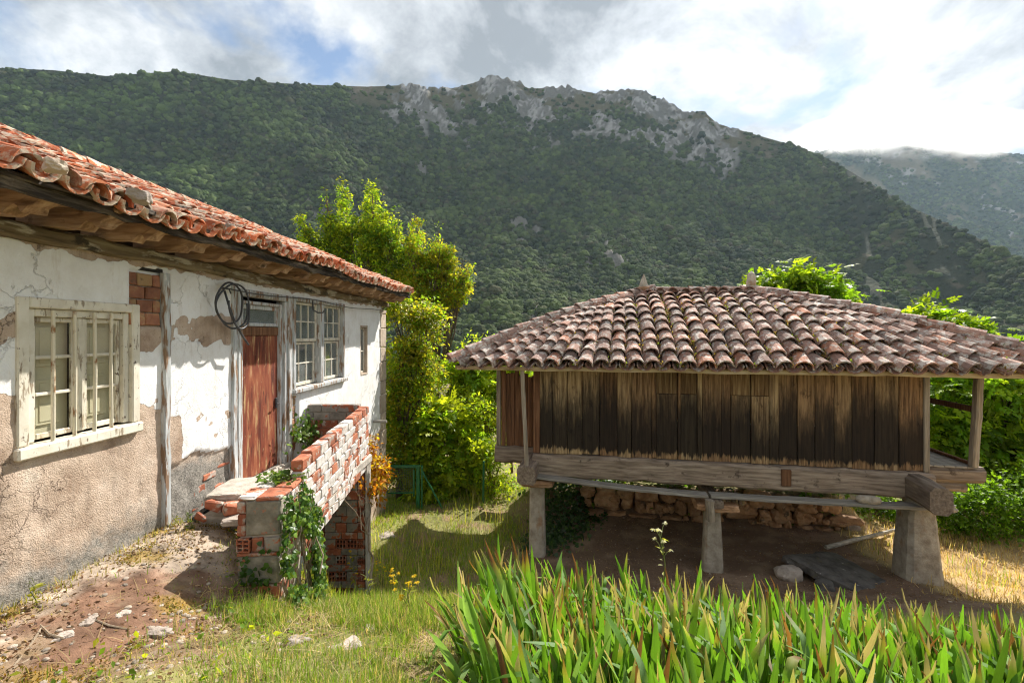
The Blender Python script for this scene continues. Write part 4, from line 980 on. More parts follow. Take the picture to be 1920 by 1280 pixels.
rows = [(.13, 'hollow'), (.035, 'brick'), (.24, 'cement'), (.14, 'brick2'), (.10, 'cement'), (.12, 'brick2'), (.12, 'cement')]
for (h, kind) in rows:
    if kind == 'hollow':
        obj('brick', hollow(PF(.30, z - h / 2), .115, h - .012, 2, 3), M['brick'], balc)
        obj('brick', pbox(3.928, 4.2, z - h + .006, z - .006, .0, .13, .008, .005), M['brick_grey'], balc); obj('brick', pbox(3.93, 4.2, z - h + .006, z - .006, .14, .235, .008, .005), M['brick'], balc)
    elif kind == 'brick': obj('brick', pbox(3.925, 4.2, z - h + .004, z - .004, .16, .36, .006, .003), M['brick'], balc); obj('brick', pbox(3.93, 4.2, z - h + .004, z - .004, .0, .15, .006, .003), M['brick'], balc)
    elif kind == 'brick2': obj('brick', pbox(3.922, 4.2, z - h + .006, z - .006, .0, .17, .009, .006), M['brick'], balc); obj('brick', pbox(3.925, 4.2, z - h + .006, z - .006, .18, .365, .009, .006), M['brick'], balc)
    else: obj('cement_patch', pbox(3.932, 4.02, z - h + .004, z - .004, .004, .362, .014, .008), M['cement_dark'], balc)
    z -= h
# low stretch of parapet between pier and wall, outer face
for r_ in range(5):
    zt = PZ - .03 - r_ * .1
    obj('brick', pbox(4.17, 4.42, zt - .092, zt - .004, -.004, .11, .008, .004), M['brick_wash'], balc)
# support wall under the landing, hollow bricks laid end-on
z = -2.02; r_ = 0
obj('support_core', cbox((-2.66, 6.98, -3.2), (.88, .16, 2.36), .01), M['hole'], balc)
while z > -4.35:
    h = .145 if r_ % 2 else .10; x = -3.08 - (.08 if r_ % 2 else 0)
    while x < -2.24:
        w = .165 if r_ % 2 else .25; a, b = max(x, -3.08), min(x + w, -2.225)
        if b - a > .05:
            if r_ % 2 and random.random() < .75: obj('brick', hollow(((a + b) / 2, 6.89, z - h / 2), b - a - .008, h - .008, 3, 2, .06), M['brick'], balc)
            else: obj('brick', cbox(((a + b) / 2, 6.90, z - h / 2), (b - a - .008, .08, h - .008), .007, .004), M['brick'] if random.random() < .45 else M['brick_grey'], balc)
        x += w
    z -= h; r_ += 1
obj('plaster_strip', cbox((-2.205, 6.96, -3.1), (.03, .2, 2.4), .008, .004), M['cement'], balc)
# broken slab and rubble at the doorstep
def tilted(c, s, rx, ry, rz, b=.02, jit=.02):
    m = np.array((Matrix.Rotation(rz, 3, 'Z') @ Matrix.Rotation(ry, 3, 'Y') @ Matrix.Rotation(rx, 3, 'X'))); return cbox(c, s, b, jit, m)
tag(obj('concrete_slab', rock((-2.88, 4.86, -1.66), (.56, .70, .11), 8, ICO3, .85, .16, .12), M['cement']), 'broken grey concrete slab lying on rubble at the foot of the red door', 'slab')
tag(obj('concrete_slab', rock((-2.60, 4.42, -1.79), (.44, .28, .08), 18, ICO2, .85, .12, .3), M['pale_rock']), 'small pale flat slab on the ground beside the brick pier', 'slab')
for k_, (x, y, z, s, lab) in enumerate(((-2.93, 4.52, -1.70, .16, 'chipped red brick under the left edge of the broken concrete slab'), (-2.74, 4.48, -1.71, .17, 'chipped red brick propping the middle of the broken concrete slab'), (-2.62, 4.60, -1.70, .15, 'chipped red brick under the right edge of the broken concrete slab'), (-2.97, 4.36, -1.76, .10, 'small brick fragment on the ground before the broken slab'))):
    tag(obj('broken_brick', tilted((x, y, z), (s, s * 1.1, s * .55), .3 * (k_ - 1), .25, k_ * .7, .015, .015), M['brick']), lab, 'brick', 'rubble at the doorstep')
# ------------------------------------------------------------------ granary on stone pillars
gran = thing('wooden_granary', 'weathered wooden granary on stone pillars under a clay tile roof', 'granary', tuple(G(3.2, 1.8, -4.35)))
GFR = np.stack([np.array([GC, -GS, 0]), np.array([GS, GC, 0]), UP], 1)
def gbox(x0, x1, y0, y1, z0, z1, b=.008, jit=0.0): return cbox(G((x0 + x1) / 2, (y0 + y1) / 2, (z0 + z1) / 2), (x1 - x0, y1 - y0, z1 - z0), b, jit, GFR)
def gpart(name, g, mat, parent=None, smooth=False): return obj(name, g, mat, parent or gran, smooth, rotz=-GA)
def gx_at(x, yl=0.0):                                   # granary x' that the photo shows at pixel column x, on the plane y' = yl
    u = (x - HX) / F; return (u * (GL[1] + yl * GC) - GL[0] - yl * GS) / (GC + u * GS)
seams = [1012, 1037, 1063, 1091, 1124, 1157, 1184, 1222, 1230, 1270, 1276, 1307, 1316, 1352, 1370, 1408, 1442, 1460, 1495, 1528, 1564, 1597, 1639, 1685, 1733]
panel = {1230, 1276, 1370, 1408}
for a, b in zip(seams[:-1], seams[1:]):
    x0, x1 = gx_at(a) + .004, gx_at(b) - .004; d = random.uniform(-.02, .012)
    if a in panel:
        gpart('plank', gbox(x0, x1, d - .0, d + .03, -2.285, -1.10, .005, .002), M['plank'])
        gpart('plank', gbox(x0, x1, d + .012, d + .04, -1.094, -.42, .005, .003), M['panel'])
    else: gpart('plank', gbox(x0, x1, d - (.02 if x1 - x0 < .12 else 0), d + .035, -2.285 + random.uniform(-.008, .012), -.42, .007, .005), M['plank'])
xL, xR = gx_at(1005), gx_at(1738)
gpart('corner_post', gbox(xL - .05, xL + .075, -.03, .10, -2.29, -.42, .012, .003), M['slat'])
gpart('corner_post', gbox(xR - .055, xR + .03, -.03, .10, -2.29, -.42, .012, .003), M['post'])
gpart('side_wall', gbox(xL - .02, xL + .02, .1, 3.9, -2.29, -.1), M['slat'])
gpart('side_wall', gbox(xR - .03, xR + .01, .1, 3.9, -2.29, -.1), M['slat'])
gpart('rear_wall', gbox(xL, xR, 3.9, 3.94, -2.29, -.2), M['slat'])
gpart('floor', gbox(xL, xR, .02, 3.9, -2.36, -2.30), M['ledge'])
# beams
gpart('sill_beam', beam(G(xL - .05, -.02, -2.50), G(xR + .04, -.02, -2.50), .23, .41, 26, .009, seed=21), M['beam_x'])
gpart('ledge', beam(G(xL + .02, -.22, -2.66), G(gx_at(1325, -.2), -.22, -2.815), .22, .05, 16, .004, .03, seed=22), M['ledge'])
gpart('ledge', beam(G(gx_at(1330, -.2), -.22, -2.81), G(xR + .1, -.22, -2.775), .22, .055, 18, .004, .015, seed=23), M['ledge'])
gpart('long_beam', beam(G(-.90, .44, -2.46), G(.1, .44, -2.46), .20, .34, 5, .008, seed=24, ch=.3), M['beam_x'])
gpart('long_beam', beam(G(6.50, .46, -2.42), G(7.60, .46, -2.42), .20, .27, 5, .008, seed=25, ch=.3), M['beam_x'])
gpart('long_beam', beam(G(6.50, .52, -2.64), G(7.36, .52, -2.64), .20, .16, 5, .008, seed=26, ch=.3), M['beam_x'])
gpart('long_beam', beam(G(-.9, 3.6, -2.46), G(7.6, 3.6, -2.46), .22, .34, 14, .008, seed=27), M['beam_x'])
gpart('cross_beam', beam(G(-.09, -.62, -2.56), G(-.09, 4.2, -2.52), .33, .31, 12, .010, seed=28, ch=.14), M['beam_y'])
gpart('cross_beam', beam(G(gx_at(1752, -.6) - .02, -.80, -2.50), G(xR - .02, 4.2, -2.50), .29, .40, 12, .010, seed=29, ch=.22), M['beam_y'])
gpart('cross_beam', beam(G(gx_at(1336), -.36, -2.93), G(gx_at(1336), 4.2, -2.9), .22, .16, 10, .010, seed=30, ch=.2), M['beam_y'])
gpart('strut', beam(G(gx_at(1331, -.42), -.42, -3.18), G(gx_at(1331, -.42), -.42, -2.84), .14, .12, 4, .006, up=(1, 0, 0), seed=32), M['post'])
gpart('peg', gbox(gx_at(1465, -.15), gx_at(1483, -.15), -.17, -.12, -2.60, -2.32, .008, .004), M['slat'])
for i in range(7):                                      # wedges and blocks above the middle cap
    xx = gx_at(1352 + i * 6); gpart('wedge', gbox(xx, xx + .045, -.1, .2, -3.0, -2.86 + random.uniform(-.02, .02), .01, .01), M['beam_y'] if i % 2 else M['eave_wood'])
# pillars
def pillar(xc, yc, w0, w1, z0, z1, d=1.0, seed=0):
    V, Fc = [], []; n, m = 20, 14; r = np.random.default_rng(seed)
    ph = r.uniform(0, 6)
    for i in range(m + 1):
        t = i / m; w = (w0 + (w1 - w0) * t ** .85) / 2
        for k_ in range(n):
            a = 2 * math.pi * k_ / n; cx_, sy_ = math.cos(a), math.sin(a)
            e = (abs(cx_) ** 4.5 + abs(sy_) ** 4.5) ** (-1 / 4.5)
            rr = w * e * (1 + .035 * math.sin(3 * a + ph + t * 4) * .6 + r.normal(0, .010))
            V.append(G(xc + rr * cx_, yc + rr * sy_ * d, z1 + (z0 - z1) * t))
    for i in range(m):
        for k_ in range(n):
            a, b = i * n + k_, i * n + (k_ + 1) % n; Fc.append((a, a + n, b + n, b))
    Fc.append(tuple(range(n))); Fc.append(tuple(m * n + k_ for k_ in range(n - 1, -1, -1)))
    return np.array(V), Fc
for (xq, w1, w0, zt, cw_, seed) in ((1007, .27, .33, -2.88, .74, 1), (1336, .25, .38, -3.10, .86, 2), (1722, .40, .63, -2.86, .66, 3)):
    xc = gx_at(xq); yc = .05
    p = gpart('pillar', pillar(xc, yc, w1, w0, -4.75, zt, 1.0, seed), M['pillar'], None, False)
    gpart('cap_stone', rock(G(xc + (.02 if seed < 3 else .12), yc - .08, zt + .08), (cw_, .66, .17 if seed == 1 else .15), seed + 40, ICO3, .8, .10, -GA), M['stone'] if seed < 3 else M['pillar'], p)
for (xc, seed) in ((-.05, 5), (3.2, 6), (6.5, 7)):
    p = gpart('pillar', pillar(xc, 3.7, .32, .42, -4.9, -2.86, 1, seed), M['pillar'])
    gpart('cap_stone', rock(G(xc, 3.7, -2.76), (.8, .7, .16), seed + 60, ICO2, .8, .1), M['pillar'], p)
# left gallery: slatted screen and leaning pole
x = -.84; i = 0
gpart('corner_post', gbox(-.87, -.785, .40, .48, -2.29, -.45, .01, .003), M['post'])
while x < .0:
    w = random.uniform(.075, .095); x0 = max(x + .065, -.775)
    gpart('slat', gbox(x0, x0 + w + .004, .42 + .012 * (i % 2), .455 + .012 * (i % 2), -2.29, -.80 + random.uniform(-.10, .09), .006, .003), M['slat']); x += w + .006; i += 1
gpart('pole', beam(G(gx_at(988, -.5), -.50, -2.42), G(gx_at(979, -.5), -.50, -.62), .085, .075, 12, .003, up=(1, 0, 0), seed=31), M['post'])
# right gallery: floor, kerb board, post and rail
for k_ in range(6):
    x0 = 6.50 + k_ * .165; gpart('floor_board', gbox(x0, x0 + .158, .37, 4.0, -2.288, -2.255, .005, .002), M['ledge'])
gpart('edge_board', gbox(7.43, 7.49, .46, 4.0, -2.252, -2.20, .008, .003), M['slat'])
gpart('gallery_post', beam(G(7.43, .40, -2.255), G(7.52, .40, -.55), .115, .11, 12, .003, up=(1, 0, 0), seed=33), M['post'])
gpart('rail', beam(G(7.46, .45, -1.29), G(7.46, 3.9, -1.29), .05, .10, 8, .003, seed=34), M['slat'])
gpart('gallery_post', beam(G(7.44, 3.9, -2.255), G(7.44, 3.9, -.55), .11, .11, 6, .003, up=(1, 0, 0), seed=35), M['post'])
# roof
EX0, EX1, EY0, EY1, EZ = -1.5, 8.1, -.60, 4.60, -.585
RX0, RX1, RY, RZ = 2.15, 4.40, 2.0, .83
def bulge(t): return .13 * math.sin(math.pi * min(max(t, 0), 1))
def hz(x, y):                                             # height of the roof skin above plan point (x', y')
    tf = (y - EY0) / (RY - EY0) if y <= RY else (EY1 - y) / (EY1 - RY)
    tl = (x - EX0) / (RX0 - EX0) if x < RX0 else ((EX1 - x) / (EX1 - RX1) if x > RX1 else 1)
    t = min(tf, tl); return EZ + (RZ - EZ) * t + bulge(t)
NX, NY = 48, 28
V = []; Fc = []
for jj in range(NY + 1):
    for i in range(NX + 1):
        x, y = EX0 + .05 + (EX1 - EX0 - .1) * i / NX, EY0 + .05 + (EY1 - EY0 - .1) * jj / NY; V.append(G(x, y, hz(x, y) - .035))
for jj in range(NY):
    for i in range(NX): a = jj * (NX + 1) + i; Fc.append((a, a + 1, a + NX + 2, a + NX + 1))
groof = gpart('roof', (np.array(V), Fc), M['roof_under'])
gpart('eave_board', beam(G(EX0 + .1, EY0 + .06, EZ - .05), G(EX1 - .1, EY0 + .06, EZ - .05), .05, .075, 24, .004, seed=36), M['eave_wood'])
gpart('eave_board', beam(G(EX0 + .07, EY0 + .1, EZ - .05), G(EX0 + .07, EY1 - .1, EZ - .05), .05, .075, 12, .004, seed=37), M['eave_wood'])
gpart('eave_board', beam(G(EX1 - .07, EY0 + .1, EZ - .05), G(EX1 - .07, EY1 - .1, EZ - .05), .05, .075, 12, .004, seed=38), M['eave_wood'])
gpart('wall_plate', beam(G(-.9, -.05, -.50), G(7.5, -.05, -.50), .14, .13, 16, .005, seed=39), M['beam_x'])
for xx in np.arange(-.9, 7.9, .62):
    rl = 1.7 * min(1.0, max(.15, .55 * min((xx - EX0) / 3.65, (EX1 - xx) / 3.7) * 2.6 / 1.7))
    gpart('rafter', beam(G(xx, -.5, EZ - .05), G(xx, -.5 + rl, EZ - .05 + rl * .50), .07, .07, 3, .004), M['eave_wood'])
GT = [mesh('tile', *tile_geo(.45 * random.uniform(.95, 1.05), .150, .116, .95, .022, 6, 20 + s), M['tile_granary']) for s in range(6)]
GTG = [tile_geo(.45, .150, .116, .95, .022, 6, 20 + s) for s in range(6)]
gslots, gch = [], []
def frame_at(x, y, dx, dy):
    """roof frame at plan point with plan direction (dx, dy) up the slope"""
    e = .05; a = G(x, y, hz(x, y)); b = G(x + dx * e, y + dy * e, hz(x + dx * e, y + dy * e)); du = b - a; du /= np.linalg.norm(du)
    sx_, sy_ = -dy, dx
    c = G(x + sx_ * e, y + sy_ * e, hz(x + sx_ * e, y + sy_ * e)) - G(x - sx_ * e, y - sy_ * e, hz(x - sx_ * e, y - sy_ * e))
    ac = c - du * np.dot(c, du); ac /= np.linalg.norm(ac); nn = np.cross(du, ac)
    return a, du, ac, nn
def inside(x, y, face):
    if face == 'front': tl = min((x - EX0) / (RX0 - EX0), (EX1 - x) / (EX1 - RX1)); return (y - EY0) / (RY - EY0) <= tl + .02 and y < RY - .05
    if face == 'back': tl = min((x - EX0) / (RX0 - EX0), (EX1 - x) / (EX1 - RX1)); return (EY1 - y) / (EY1 - RY) <= tl + .02 and y > RY + .05
    tf = min((y - EY0) / (RY - EY0), (EY1 - y) / (EY1 - RY))
    return ((x - EX0) / (RX0 - EX0) if face == 'left' else (EX1 - x) / (EX1 - RX1)) <= tf + .02
s = EX0 + .12; cols_ = []
while s < EX1 - .02:
    cols_.append(s); s += .290 + random.uniform(-.008, .008)
for ci, s in enumerate(cols_):
    phi = R(40) * float(sstep(2.0, -1.4, s)) - R(40) * float(sstep(4.6, 8.0, s)) + random.gauss(0, .012)
    dx, dy = math.sin(phi), math.cos(phi); l = 0.0; k_ = 0
    while True:
        x, y = s + dx * l, EY0 - .02 + dy * l
        if k_ > 0 and not inside(x, y, 'front'): break
        gslots.append((x + random.gauss(0, .008), y, dx, dy, k_)); l += .268 * random.uniform(.9, 1.08); k_ += 1
        if k_ > 14: break
    l = -.04
    while inside(s + .145 + dx * l, EY0 + dy * l, 'front') or l < .1:
        gch.append((s + .145 + dx * l, EY0 + dy * l, dx, dy)); l += .33
nparts = 0; grest = []
def gtile(x, y, dx, dy, single, lift=.03, pitch=-.10):
    global nparts
    a, du, ac, nn = frame_at(x, y, dx, dy)
    pit = random.gauss(pitch, .03); yaw = random.gauss(0, .06) * (2.6 if random.random() < .06 else 1); rol = random.gauss(0, .07)
    du2 = du * math.cos(pit) + nn * math.sin(pit) + ac * yaw; du2 /= np.linalg.norm(du2)
    ac2 = ac + nn * rol; ac2 -= du2 * np.dot(ac2, du2); ac2 /= np.linalg.norm(ac2); n2 = np.cross(du2, ac2)
    o = a + nn * (lift + random.uniform(0, .014)); i = random.randrange(6)
    if single and nparts < 300: place('tile', GT[i], tile_mats(o, du2, ac2, n2), groof); nparts += 1
    else: V = GTG[i][0]; grest.append((V[:, :1] * du2 + V[:, 1:2] * ac2 + V[:, 2:] * n2 + o, GTG[i][1]))
gslots.sort(key=lambda t: t[4])
hipt = []
for (x0, y0, x1, y1) in ((EX0, EY0, RX0, RY), (EX1, EY0, RX1, RY)):
    L = math.hypot(x1 - x0, y1 - y0); n = int(L / .34)
    for i in range(n): hipt.append((x0 + (x1 - x0) * i / n, y0 + (y1 - y0) * i / n, (x1 - x0) / L, (y1 - y0) / L))
for (x, y, dx, dy) in hipt: gtile(x, y, dx, dy, True, .085, -.03)
for i in range(7): gtile(RX0 - .1 + i * .36, RY, 1, 0, True, .07, 0)
for t in gslots: gtile(*t[:4], True)
for (x, y, dx, dy) in gch:
    a, du, ac, nn = frame_at(x, y, dx, dy); o = a + nn * .075; V, Fc_ = GTG[0]
    grest.append((V[:, :1] * (du - nn * .03) - V[:, 1:2] * ac * .9 - V[:, 2:] * nn * .8 + o, [f[::-1] for f in Fc_]))
for (x0, y0, x1, y1) in ((EX0, EY1, RX0, RY), (EX1, EY1, RX1, RY)):
    L = math.hypot(x1 - x0, y1 - y0)
    for i in range(10): gtile(x0 + (x1 - x0) * i / 10, y0 + (y1 - y0) * i / 10, (x1 - x0) / L, (y1 - y0) / L, False, .085, -.03)
for face, (dx, dy) in (('back', (0, -1)), ('left', (1, 0)), ('right', (-1, 0))):
    for s in np.arange(.1, 9.6 if face == 'back' else 5.2, .262):
        l = 0
        while l < 4.2:
            x, y = {'back': (EX0 + s, EY1 - l), 'left': (EX0 + l, EY0 + s), 'right': (EX1 - l, EY0 + s)}[face]
            if not inside(x, y, face): break
            gtile(x, y, dx, dy, False); l += .30
tag(obj('tiles_beyond', join(grest), M['tile_granary'], groof), kind='stuff')
# moss and stonecrop in the gutters of the roof
n = 620; mp = []
for _ in range(n):
    x, y, dx, dy, k_ = random.choice(gslots); a, du, ac, nn = frame_at(x, y, dx, dy); mp.append(a + ac * random.choice((-.13, .13)) + nn * random.uniform(.05, .1) + du * random.uniform(-.05, .3))
mp = np.repeat(np.array(mp), 9, 0) + rng.normal(0, .026, (n * 9, 3)) * np.array([1, 1, .5])
A_, B_, C_ = frames(len(mp), 1.0); cc = np.array([0.26, 0.19, 0.06]) * rng.uniform(.6, 1.3, (len(mp), 1)) * np.where(rng.random((len(mp), 1)) < .3, np.array([[.5, .95, .6]]), 1)
Vm, Fm, cm = scatter(*LEAF, mp, A_, B_, C_, .05, cc)
tag(obj('moss', (Vm, Fm), M['grass'], groof, col=cm), kind='stuff')
# ridge stones
pf = px(1207, 552, 10.3); pg = px(1408, 549, 9.9)
for i, (p, hh, rr) in enumerate(((G(RX0 + .03, RY, RZ + .16), .30, .12), (G(RX1 + .03, RY, RZ + .14), .33, .10))):
    fin = gpart('finial_base', rock(p, (.34, .30, .16), 70 + i, ICO2, .7, .12), M['stone'] if i == 0 else M['pillar'], groof)
    V = []; ring = 9; m = 6
    for k_ in range(m + 1):
        t = k_ / m; r_ = rr * ((1 - t * .93) if i == 0 else (1 - .18 * t if t < .8 else .85 * (1 - t) / .2 * .9 + .05))
        for q_ in range(ring): a = 2 * math.pi * q_ / ring; V.append(p + np.array([r_ * math.cos(a) * random.uniform(.9, 1.1), r_ * math.sin(a), .05 + hh * t]))
    Fc = [(k_ * ring + q_, k_ * ring + (q_ + 1) % ring, (k_ + 1) * ring + (q_ + 1) % ring, (k_ + 1) * ring + q_) for k_ in range(m) for q_ in range(ring)] + [tuple(m * ring + q_ for q_ in range(ring))]
    gpart('finial', (np.array(V), Fc), M['pillar'], groof)
tag(obj('stone', rock(G(gx_at(1628, -.26), -.26, -2.715), (.40, .17, .15), 91, ICO2, .3, .08, -GA), M['pillar']), 'rounded grey stone resting on the ledge board of the granary', 'stone')

# ------------------------------------------------------------------ dry-stone wall behind the granary
sw = thing('stone_wall', 'low dry-stone wall of rough orange stones under the back of the granary', 'wall', tuple(G(3.6, 2.5, -4.4)))
obj('wall_core', gbox(.7, 6.5, 2.62, 2.86, -4.6, -3.82, .02), M['hole'], sw, rotz=-GA)
seed = 200
for (z0, h, xo) in ((-4.46, .27, 0), (-4.21, .29, .2), (-3.95, .27, .1)):
    x = .62 + xo
    while x < 6.35:
        w = random.choice((.16, .22, .3, .42, .55, .66)) * random.uniform(.85, 1.15) * (1.25 if z0 > -4.3 else 1); hh = h * random.uniform(.7, 1.35); seed += 1
        obj('stone', rock(G(x + w / 2, 2.50 + random.uniform(-.05, .06), z0 + hh / 2 + random.uniform(-.02, .03)), (w * 1.0, .42, hh * 1.06), seed, ICO2, .66, .42, -GA + random.uniform(-.12, .12)), M['stone'], sw)
        if random.random() < .45:
            seed += 1; s_ = random.uniform(.09, .16); obj('stone', rock(G(x + w, 2.40, z0 + random.uniform(.05, .22)), (s_ * 1.3, s_, s_), seed, ICO1, .4, .2), M['stone'], sw)
        x += w * .97
# slab, pole and stones beside the right pillar
def slabgeo(c4, th, seed=0, n=9):
    c = [np.array(p) for p in c4]; V, Fc = [], []; r = np.random.default_rng(seed)
    for lay in (0, 1):
        for i in range(n + 1):
            for k_ in range(n + 1):
                u, v = i / n, k_ / n; e = min(u, v, 1 - u, 1 - v)
                p = (c[0] * (1 - u) + c[1] * u) * (1 - v) + (c[3] * (1 - u) + c[2] * u) * v
                V.append(p + np.array([r.normal(0, .014), r.normal(0, .014), (th if lay == 0 else 0) - (.03 if (e < .02 and lay == 0) else 0) + r.normal(0, .008)]))
    m = (n + 1) ** 2; w = n + 1
    for i in range(n):
        for k_ in range(n):
            a = i * w + k_; Fc += [(a, a + w, a + w + 1, a + 1), (m + a, m + a + 1, m + a + w + 1, m + a + w)]
    for i in range(n):
        for (a, b) in ((i, i + 1), (n * w + i + 1, n * w + i), ((i + 1) * w, i * w), (i * w + n, (i + 1) * w + n)): Fc.append((a, b, b + m, a + m))
    return np.array(V), Fc
tag(obj('stone_slab', slabgeo([px(1467, 1052, 8.0), px(1562, 1046, 8.5), px(1683, 1112, 7.35), px(1606, 1122, 7.2)], .15, 5), M['slab']), 'large dark flat stone slab lying beside the thick right pillar', 'slab')
for k_, (x, y, Y, s_, lab) in enumerate(((1480, 1075, 7.75, .34, 'pale stone propping the left end of the dark slab'), (1545, 1100, 7.4, .30, 'mossy stone under the front edge of the dark slab'), (1640, 1135, 7.1, .30, 'grey stone at the foot of the thick right pillar'), (1596, 988, 9.9, .26, 'pale stone at the right end of the dry-stone wall'), (1770, 1160, 6.8, .24, 'small grey stone in the dry grass right of the thick pillar'))):
    p = px(x, y, Y); tag(obj('stone', rock(p, (s_ * 1.4, s_, s_ * .8), 300 + k_, ICO2, .5, .25, k_), M['pale_rock'] if k_ != 1 else M['slab']), lab, 'stone')
tag(obj('wooden_pole', tube([px(1548, 1026, 8.95), px(1600, 1012, 9.2), px(1650, 1000, 9.5), px(1700, 987, 9.8)], [.045, .042, .035, .03], 7), M['ledge']), 'bare grey pole lying in the dry grass behind the right pillar', 'pole')

# ------------------------------------------------------------------ green gate and fence post
gate = thing('garden_gate', 'green steel garden gate with wire mesh at the end of the house', 'gate', (-2.6, 11.2, -4.3))
gY = 11.2
def gt(x, y): return np.array(px(x, y, gY))
for (nm, a, b, w) in (('gate_post', (784, 872), (784, 975), .11), ('gate_post', (791, 872), (791, 955), .05), ('upright', (725, 876), (725, 925), .06), ('upright', (776, 880), (776, 930), .05)):
    obj(nm, beam(gt(*a), gt(*b), w * .75, w * .75, 3, .0, up=(1, 0, 0), ch=.1), M['green_metal'], gate)
obj('top_rail', beam(gt(722, 874), gt(788, 874), .075, .06, 3, .0, ch=.1), M['green_metal'], gate)
obj('bottom_rail', beam(gt(728, 924), gt(776, 923), .03, .03, 3, .0, ch=.1), M['green_metal'], gate)
obj('brace', tube([gt(790, 880), gt(829, 952)], .022, 8), M['green_metal'], gate)
ws = [tube([gt(x, 877), gt(x, 923)], .0025, 4) for x in np.arange(730, 776, 3.6)] + [tube([gt(727, y), gt(776, y)], .0025, 4) for y in np.arange(881, 923, 3.6)]
tag(obj('wire_mesh', join(ws), M['wire'], gate), kind='stuff')
obj('latch', beam(gt(721, 890), gt(727, 890), .05, .09, 2, 0), M['green_metal'], gate)
tag(obj('fence_post', join([tube([px(907, 866, 11.6), px(906, 950, 11.6)], .028, 8), tube([px(907, 866, 11.6), px(907, 864, 11.6)], [.034, .02], 8)]), M['green_metal']), 'slim green fence post standing alone in the grass right of the gate', 'post')
# ------------------------------------------------------------------ trees and shrubs
GREEN = np.array([0.13, 0.235, 0.028]); YEL = np.array([0.36, 0.34, 0.035]); DARK = np.array([0.035, 0.075, 0.016])
def crown_geo(lobes, nclump, per, tmpl, size, base, alt, altp=.3, spread=.22, tilt=.6, surf_bias=2.0, flower=None):
    w = np.array([l[1][0] * l[1][1] * l[1][2] for l in lobes]) ** (2 / 3); w /= w.sum()
    which = rng.choice(len(lobes), nclump, p=w)
    C = np.array([l[0] for l in lobes])[which]; Rd = np.array([l[1] for l in lobes])[which]
    d = rng.normal(size=(nclump, 3)); d /= np.linalg.norm(d, axis=1, keepdims=True)
    rad = rng.random(nclump) ** (1 / (surf_bias + 1))
    lump = .72 + .56 * vnoise(d * 1.0 + C, 2.1, 9, 3)
    cc = C + d * Rd * (rad * lump)[:, None]
    gap = vnoise(cc, 1.9, 15, 3) > .43
    cc = cc[gap]; d = d[gap]; n = len(cc)
    P = np.repeat(cc, per, 0) + rng.normal(0, spread, (n * per, 3)) * np.array([1, 1, .75])
    D = np.repeat(d, per, 0) * .7
    A, B, Cn = frames(len(P), tilt, D)
    kc = np.repeat(rng.uniform(.5, 1.3, n), per); isalt = np.repeat(rng.random(n) < altp, per) | (rng.random(len(P)) < altp * .3)
    col = np.where(isalt[:, None], alt, base) * (kc * rng.uniform(.75, 1.3, len(P)))[:, None]
    return scatter(*tmpl, P, A, B, Cn, size * rng.uniform(.65, 1.3, len(P)), col), cc
def limbs(base, lobes, cc, r0, nt=7, lean=(0, 0, 0), twig=.35):
    base = np.array(base, float); gs = []
    top = np.mean([l[0] for l in lobes], 0)
    fork = base + (top - base) * .45 + np.array(lean)
    path = [base + (fork - base) * t + rng.normal(0, .03, 3) * (0 < t < 1) for t in np.linspace(0, 1, 5)]
    gs.append(tube(path, [r0 * (1 - .35 * t) for t in np.linspace(0, 1, 5)], 8))
    for (c, rd) in [l[:2] for l in lobes]:
        c = np.array(c); m = (fork + c) / 2 + rng.normal(0, .12, 3); e = c + np.array([0, 0, .35 * rd[2]])
        gs.append(tube([fork, m, c, e], [r0 * .42, r0 * .28, r0 * .15, r0 * .04], 6))
        dd = np.linalg.norm((cc - c) / np.array(rd), axis=1); near = np.where(dd < 1.1)[0]
        for k in near[rng.permutation(len(near))[:nt]]:
            s = fork + (c - fork) * rng.uniform(.45, 1.0); q = cc[k]
            gs.append(tube([s, (s + q) / 2 + rng.normal(0, .06, 3), q], [r0 * .16, r0 * .1, r0 * .03], 5))
    return join(gs)
def lob(x, y, Y, rx, ry, rd=None):
    k = Y / F; return (np.array(px(x, y, Y)), (rx * k, rd if rd else (rx + ry) / 2 * k * .6, ry * k))
def plant(name, label, cat, base, lobes, nclump, per, tmpl, size, colA, colB, altp, r0, group=None, spread=.22, mat='leaf', nt=7, trunk='trunk', crown='crown', tilt=.6):
    t = thing(name, label, cat, tuple(base), group)
    main_ = list(lobes); lobes = list(lobes)
    for (c_, r_) in (list(lobes) if len(lobes) < 14 else []):      # boughs that break the outline
        for _ in range(4):
            d = rng.normal(size=3); d[2] = abs(d[2]) * 1.2; d /= np.linalg.norm(d); f = rng.uniform(.22, .42)
            lobes.append((np.array(c_) + d * np.array(r_) * .92, (r_[0] * f, r_[1] * f, r_[2] * f * 1.5)))
    (V, Fc, c), cc = crown_geo(lobes, nclump, per, tmpl, size, colA, colB, altp, spread, tilt)
    obj(trunk, limbs(base, main_, cc, r0, nt), M['bark'], t, True)
    obj(crown, (V, Fc), M[mat], t, col=c)
    return t
def gz(X, Y): return float(hgt(np.array([X]), np.array([Y]))[0])
def gbase(X, Y): return (X, Y, gz(X, Y) - .05)
GR2 = np.array([0.19, 0.31, 0.028]); YG = np.array([0.34, 0.40, 0.032])
